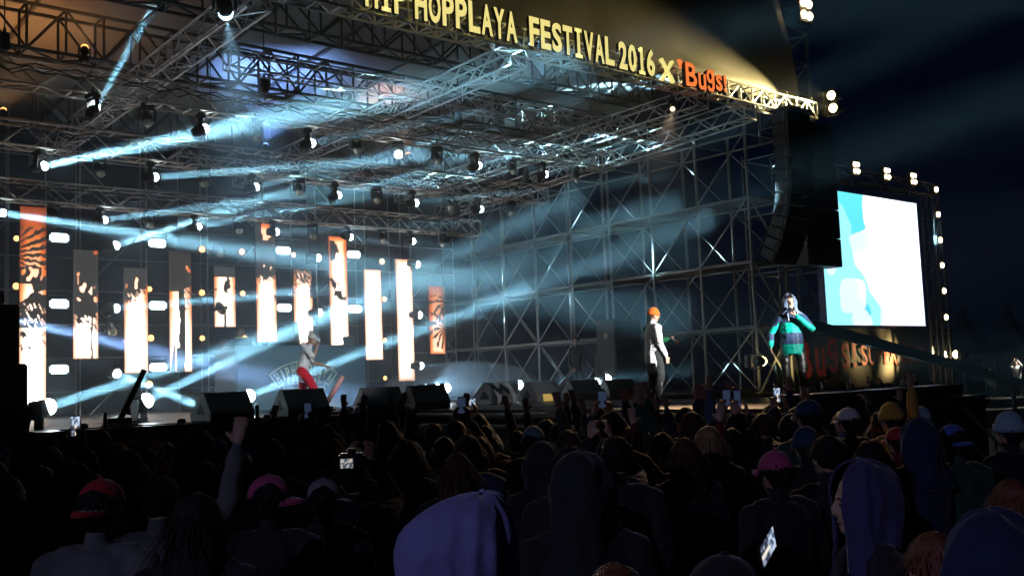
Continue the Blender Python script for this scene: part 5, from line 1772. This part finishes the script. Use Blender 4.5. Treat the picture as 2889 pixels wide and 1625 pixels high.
fan(3.29, 6.99, 1.70, 'down', ('cap', 'blue', 0.4), 'black', 'person in blue cap behind the pink cap')
fan(3.57, 7.25, 1.72, 'down', ('short', 'red'), 'black', 'person with short copper hair beside the blue cap')
fan(2.70, 9.13, 1.80, 'down', ('short', 'black'), 'grey', 'tall person with black hair before the tilted jet tube')

# the rest of the crowd, filling the yard up to the stage lip and round the runway
rnd = random.Random(21)
WORDS = {'down': 'standing still', 'right': 'with right arm raised', 'left': 'with left arm raised', 'both': 'with both arms raised', 'hold': 'holding a phone up', 'point': 'pointing one arm up'}
FILL = []
for gy in range(0, 62):
    for gx in range(0, 90):
        x = 0.6 + gx * 0.56 + (0.28 if gy % 2 else 0) + rnd.uniform(-0.14, 0.14)
        y = 3.4 + gy * 0.56 + rnd.uniform(-0.14, 0.14)
        d = math.hypot(x, y)
        th = math.degrees(math.atan2(x, y))
        if not (11.5 < th < 68.5) or d < 5.2 or d > 24:
            continue
        if y > 16.7 or (11.3 < x < 17.6 and y > 7.4):
            continue
        if x > 17.6 and (y > 14.6 or d > 22):
            continue
        if x < 17 and x * 0.643 + y * 0.766 > 10.6:
            continue
        if any((x - a) ** 2 + (y - b) ** 2 < 0.46 ** 2 for a, b in TAKEN):
            continue
        # the aisle with the stair rail at the right stays open
        if (x > 9.6 and y < 6.6 and th > 60) or (x > 8.0 and th > 62.5):
            continue
        if d > 11 and x < 11 and rnd.random() < 0.30 and y < 15:
            continue
        FILL.append((d, x, y))
FILL.sort()
LIT_PHONES = []
for i, (d, x, y) in enumerate(FILL[:255]):
    near_rw = (x < 11.9 and x > 6.4 and x * 0.643 + y * 0.766 > 8.6) or y < 7.4 and x > 10.5 or x > 17
    lip = x * 0.643 + y * 0.766 > 9.2 and x < 9
    r = rnd.random()
    pose = 'down'
    if near_rw:
        pose = 'hold' if r < 0.28 else 'both' if r < 0.5 else 'right' if r < 0.64 else 'left' if r < 0.74 else 'point' if r < 0.82 else 'down'
    elif lip:
        pose = 'both' if r < 0.16 else 'right' if r < 0.28 else 'hold' if r < 0.36 else 'down'
    elif d > 7.0:
        pose = 'right' if r < 0.06 else 'hold' if r < 0.14 else 'both' if r < 0.18 else 'down'
    q = rnd.random()
    wear = ('short', 'black') if q < 0.36 else ('short', 'brown') if q < 0.46 else ('long', 'black') if q < 0.60 else ('bob', 'black') if q < 0.68 else ('long', 'brown') if q < 0.73 else ('cap', rnd.choice(list(CAPS)), rnd.choice((0.0, math.pi, 0.6))) if q < 0.87 else ('beanie', rnd.choice(list(BEANIES))) if q < 0.94 else ('hood', 'x')
    coat = rnd.choices(('black', 'navy', 'grey', 'green', 'maroon', 'white', 'denim'), (40, 18, 12, 8, 6, 6, 10))[0]
    if d < 7.5 and coat in ('denim', 'navy', 'white'):
        coat = 'black'
    if wear[0] == 'hood':
        coat = rnd.choice(('black', 'navy', 'grey'))
        wd_ = 'in a %s hood' % coat
    elif wear[0] in ('cap', 'beanie'):
        wd_ = 'in %s %s and %s top' % (wear[1], wear[0], coat)
    else:
        wd_ = 'with %s %s hair and %s top' % (wear[0] if wear[0] != 'bob' else 'bobbed', wear[1], coat)
    zone = 'right of the runway' if x > 17 else 'before the runway tip' if (y < 7.4 and x > 9.6) else 'along the runway edge' if near_rw else 'by the stage lip' if lip else 'in the crowd'
    p = fan(x, y, rnd.uniform(1.60, 1.80), pose, wear, coat, 'person %s %s %s' % (wd_, WORDS[pose], zone), 'crowd watching the stage', turn=rnd.uniform(-0.35, 0.35), skin=rnd.choice((None, SKIN_D)))
    if pose == 'hold':
        LIT_PHONES.append((p, rnd.random()))

# ------------------------------------------------------------------ things held by the crowd
def phone_screen(u, v):
    k = noise.noise((u * 5, v * 7, 1.3))
    if v > 0.55:
        return (0.55, 0.68, 0.85) if k > 0.0 else (0.08, 0.12, 0.2)
    if abs(u - 0.55) < 0.12:
        return (1.0, 0.9, 0.75)
    return (0.04, 0.05, 0.08) if k < 0.12 else (0.3, 0.35, 0.45)
PH_BODY = box_mesh('phone_case', (0.078, 0.010, 0.155), BLACK, bevel=0.003)
PH_SCREEN = picture_grid('phone_screen', 0.070, 0.138, 10, 20, phone_screen, LED)
PH_BLANK = picture_grid('phone_screen_dark', 0.070, 0.138, 2, 2, lambda u, v: (0.02, 0.03, 0.06), LED)
def phone(M, lit, label, group, landscape=False):
    root = empty('phone', (0, 0, 0), label, 'phone', group)
    root.matrix_world = M
    a = obj('case', PH_BODY, root)
    sc = obj('screen', PH_SCREEN if lit else PH_BLANK, root, loc=(-0.035, -0.0065, -0.069))
    if landscape:
        a.rotation_euler = (0, math.pi / 2, 0)
        sc.rotation_euler = (0, math.pi / 2, 0); sc.location = (-0.069, -0.0065, 0.035)
for p, q in LIT_PHONES:
    M = Matrix.LocRotScale(p.location, p.rotation_euler, p.scale) @ Matrix.Translation((0.0, 0.345, 1.86))
    phone(M, q < 0.6, 'phone with a lit picture held up by the crowd' if q < 0.6 else 'phone with a dark screen held up by the crowd', 'lit phones held up' if q < 0.6 else 'dark phones held up', q < 0.25)

def photo_camera():
    root = empty('photo_camera', (3.10, 5.22, 1.66), 'black photo camera held above the crowd', 'camera', None, face_to(3.1, 5.22))
    GL = mat('camera_glossy_black', (0.02, 0.02, 0.022), 0.18, var=0.1)
    bm = bmesh.new(); bm_box(bm, (0, 0, 0), (0.15, 0.07, 0.10), bevel=0.012); bm_box(bm, (0, 0, 0.06), (0.06, 0.05, 0.035), bevel=0.01); bm_box(bm, (0.06, 0.02, -0.005), (0.035, 0.05, 0.10), bevel=0.012)
    obj('body', mesh_of(bm, 'camera_body', GL), root)
    bm = bmesh.new(); bm_cyl(bm, (0, 0.03, 0), (0, 0.15, 0), 0.042, 0.046, 18)
    obj('lens', mesh_of(bm, 'camera_lens', GL), root)
    obj('screen', picture_grid('camera_screen', 0.075, 0.055, 8, 6, lambda u, v: (0.5, 0.45, 0.42) if noise.noise((u * 4, v * 4, 0)) > 0.05 else (0.05, 0.07, 0.1), LED), root, loc=(-0.06, -0.037, -0.035))
    bm = bmesh.new(); bm_loft(bm, [(-0.08, 0, 0.03), (-0.12, -0.03, -0.06), (-0.09, -0.05, -0.16), (0.0, -0.06, -0.2)], [(0.004, 0.016)] * 4, 8)
    obj('strap', mesh_of(bm, 'camera_strap', BLACK), root)
photo_camera()
phone(Matrix.LocRotScale(Vector((2.66, 1.98, 1.55)), Matrix.Rotation(R(18), 3, 'Z').to_euler(), Vector((1, 1, 1))) @ Matrix.Rotation(R(-20), 4, 'Y'), True, 'tilted phone with bright screen in a hand above the black cap', None, True)

# stair rails leading down from the runway tip
def stair_rail():
    root = empty('stair_rail', (16.2, 7.6, 0), 'pale metal stair rail slanting down from the runway tip', 'rail')
    RL = mat('rail_steel', (0.55, 0.55, 0.57), 0.4, 0.5)
    o = Vector(root.location)
    for (p, q) in (((16.18, 8.0, 1.34), (18.2, 8.0, 0.20)), ((14.3, 7.0, 0.95), (15.45, 7.0, 0.28))):
        p, q = Vector(p) - o, Vector(q) - o
        pipe('hand_rail', root, p, q, 0.026, RL)
        for t in (0.0, 0.5, 1.0):
            e = p.lerp(q, t)
            pipe('post', root, (e.x, e.y, 0.0), e, 0.016, BLACKSTEEL)
stair_rail()

# low camera platform far beyond the runway with two lit onlookers
def side_platform():
    root = empty('side_platform', (47.6, 21.6, 0), 'low dark platform far beyond the runway with two lit people', 'platform')
    obj('deck', box_mesh('platform_deck', (3.6, 1.8, 0.06), DECK, bevel=0.005), root, loc=(0, 0, 0.37))
    for sx in (-1, 1):
        for sy in (-1, 1):
            pipe('leg', root, (sx * 1.7, sy * 0.8, 0), (sx * 1.7, sy * 0.8, 0.34), 0.03, BLACKSTEEL)
    pipe('lamp_post', root, (1.5, -0.8, 0.4), (1.5, -0.8, 3.0), 0.03, BLACKSTEEL)
    spot('beam', root, (1.45, -0.75, 3.0), (-1.4, 0.8, -1.9), 500, 70, (1.0, 0.92, 0.75))
side_platform()
p_ = fan(48.9, 21.5, 1.70, 'hold', ('short', 'black'), 'white', 'person in white shirt filming from the far platform', rz=R(110)); p_.location.z = 0.402
p_ = fan(46.4, 21.6, 1.35, 'down', ('beanie', 'yellow'), 'white', 'short person in white shirt and yellow beanie on the far platform', rz=R(110)); p_.location.z = 0.402
# far pale tents beyond the yard
def tent(x, y, label):
    root = empty('tent', (x, y, 0), label, 'tent', 'far pagoda tents')
    TC = mat('tent_cloth', (0.30, 0.30, 0.34), 0.8, var=0.1)
    bm = bmesh.new()
    n = 4
    prof = [(2.6, 2.7), (1.5, 3.3), (0.7, 4.2), (0.18, 5.4), (0.02, 6.1)]
    rings = [[bm.verts.new((r * math.cos(R(45 + 90 * k)) * 1.41, r * math.sin(R(45 + 90 * k)) * 1.41, z)) for k in range(4)] for r, z in prof]
    for r0, r1 in zip(rings, rings[1:]):
        for k in range(4):
            bm.faces.new((r0[k], r0[(k + 1) % 4], r1[(k + 1) % 4], r1[k]))
    obj('canopy', mesh_of(bm, 'tent_canopy', TC), root)
    bm = bmesh.new()
    for k in range(4):
        a, b = rings_pt(2.6, k), rings_pt(2.6, k + 1)
        bm.faces.new([bm.verts.new(p) for p in ((a[0], a[1], 2.7), (b[0], b[1], 2.7), (b[0], b[1], 2.2), (a[0], a[1], 2.2))])
    obj('valance', mesh_of(bm, 'tent_valance', TC), root)
    for k in range(4):
        a = rings_pt(2.5, k)
        pipe('leg', root, (a[0], a[1], 0), (a[0], a[1], 2.7), 0.05, STEEL)
def rings_pt(r, k):
    return (r * 1.41 * math.cos(R(45 + 90 * k)), r * 1.41 * math.sin(R(45 + 90 * k)))
tent(73.7, 36.0, 'nearer of two dim pagoda tents beyond the yard')
tent(76.3, 33.8, 'farther of two dim pagoda tents beyond the yard')

# ------------------------------------------------------------------ show lamps that light the singers and the stage front
def show_lamp(loc, target, color, power, angle, label, blend=0.5):
    d = Vector(target) - Vector(loc)
    root = empty('follow_lamp', loc, label, 'stage light')
    q = Vector((0, 0, 1)).rotation_difference(d.normalized())
    bm = bmesh.new(); bm_cyl(bm, (0, 0, -0.6), (0, 0, 0.1), 0.16, 0.18, 16); bm_box(bm, (0, 0, -0.35), (0.3, 0.3, 0.4), bevel=0.03)
    h = obj('barrel', mesh_of(bm, 'follow_barrel', BLACK), root); h.rotation_mode = 'QUATERNION'; h.rotation_quaternion = q
    pipe('pole', root, (0, 0, -loc[2]), (0, 0, -0.2), 0.04, BLACKSTEEL)
    spot('beam', root, d.normalized() * 0.2, d, power, angle, color, blend, 0.08)
show_lamp((14.0, -9.0, 6.8), (14.9, 10.5, 2.8), (1.0, 0.98, 0.95), 24000, 5.5, 'follow lamp on a tall pole aimed at the hooded singer')
show_lamp((15.4, -9.0, 6.8), (14.4, 13.2, 2.7), (1.0, 0.98, 0.95), 60000, 4.6, 'follow lamp on a tall pole aimed at the singer in the beanie')
show_lamp((12.4, -9.0, 6.8), (10.7, 19.9, 2.4), (0.92, 0.97, 1.0), 22000, 4.0, 'follow lamp on a tall pole aimed at the singer in red trousers')
wash((7.5, 16.6, 8.8), (12.8, 25.0, 2.6), (0.50, 0.82, 1.0), 4500, 34, 'added cool wash lamp under the front truss brightening the booth', 'truss')  # unseen lamp, added to brighten the booth front beyond the beams
wash((19.5, 16.6, 8.8), (10.8, 9.4, 1.9), (1.0, 0.62, 0.34), 6000, 26, 'added warm wash lamp under the front truss brightening the hands at the runway', 'truss', size=0.5)  # added lamp, there only to warm and brighten the raised hands
show_lamp((-7.0, 0.5, 5.2), (2.0, 2.5, 1.5), (0.56, 0.58, 1.0), 600, 34, 'violet flood lamp on a pole at the crowd side', 0.9)
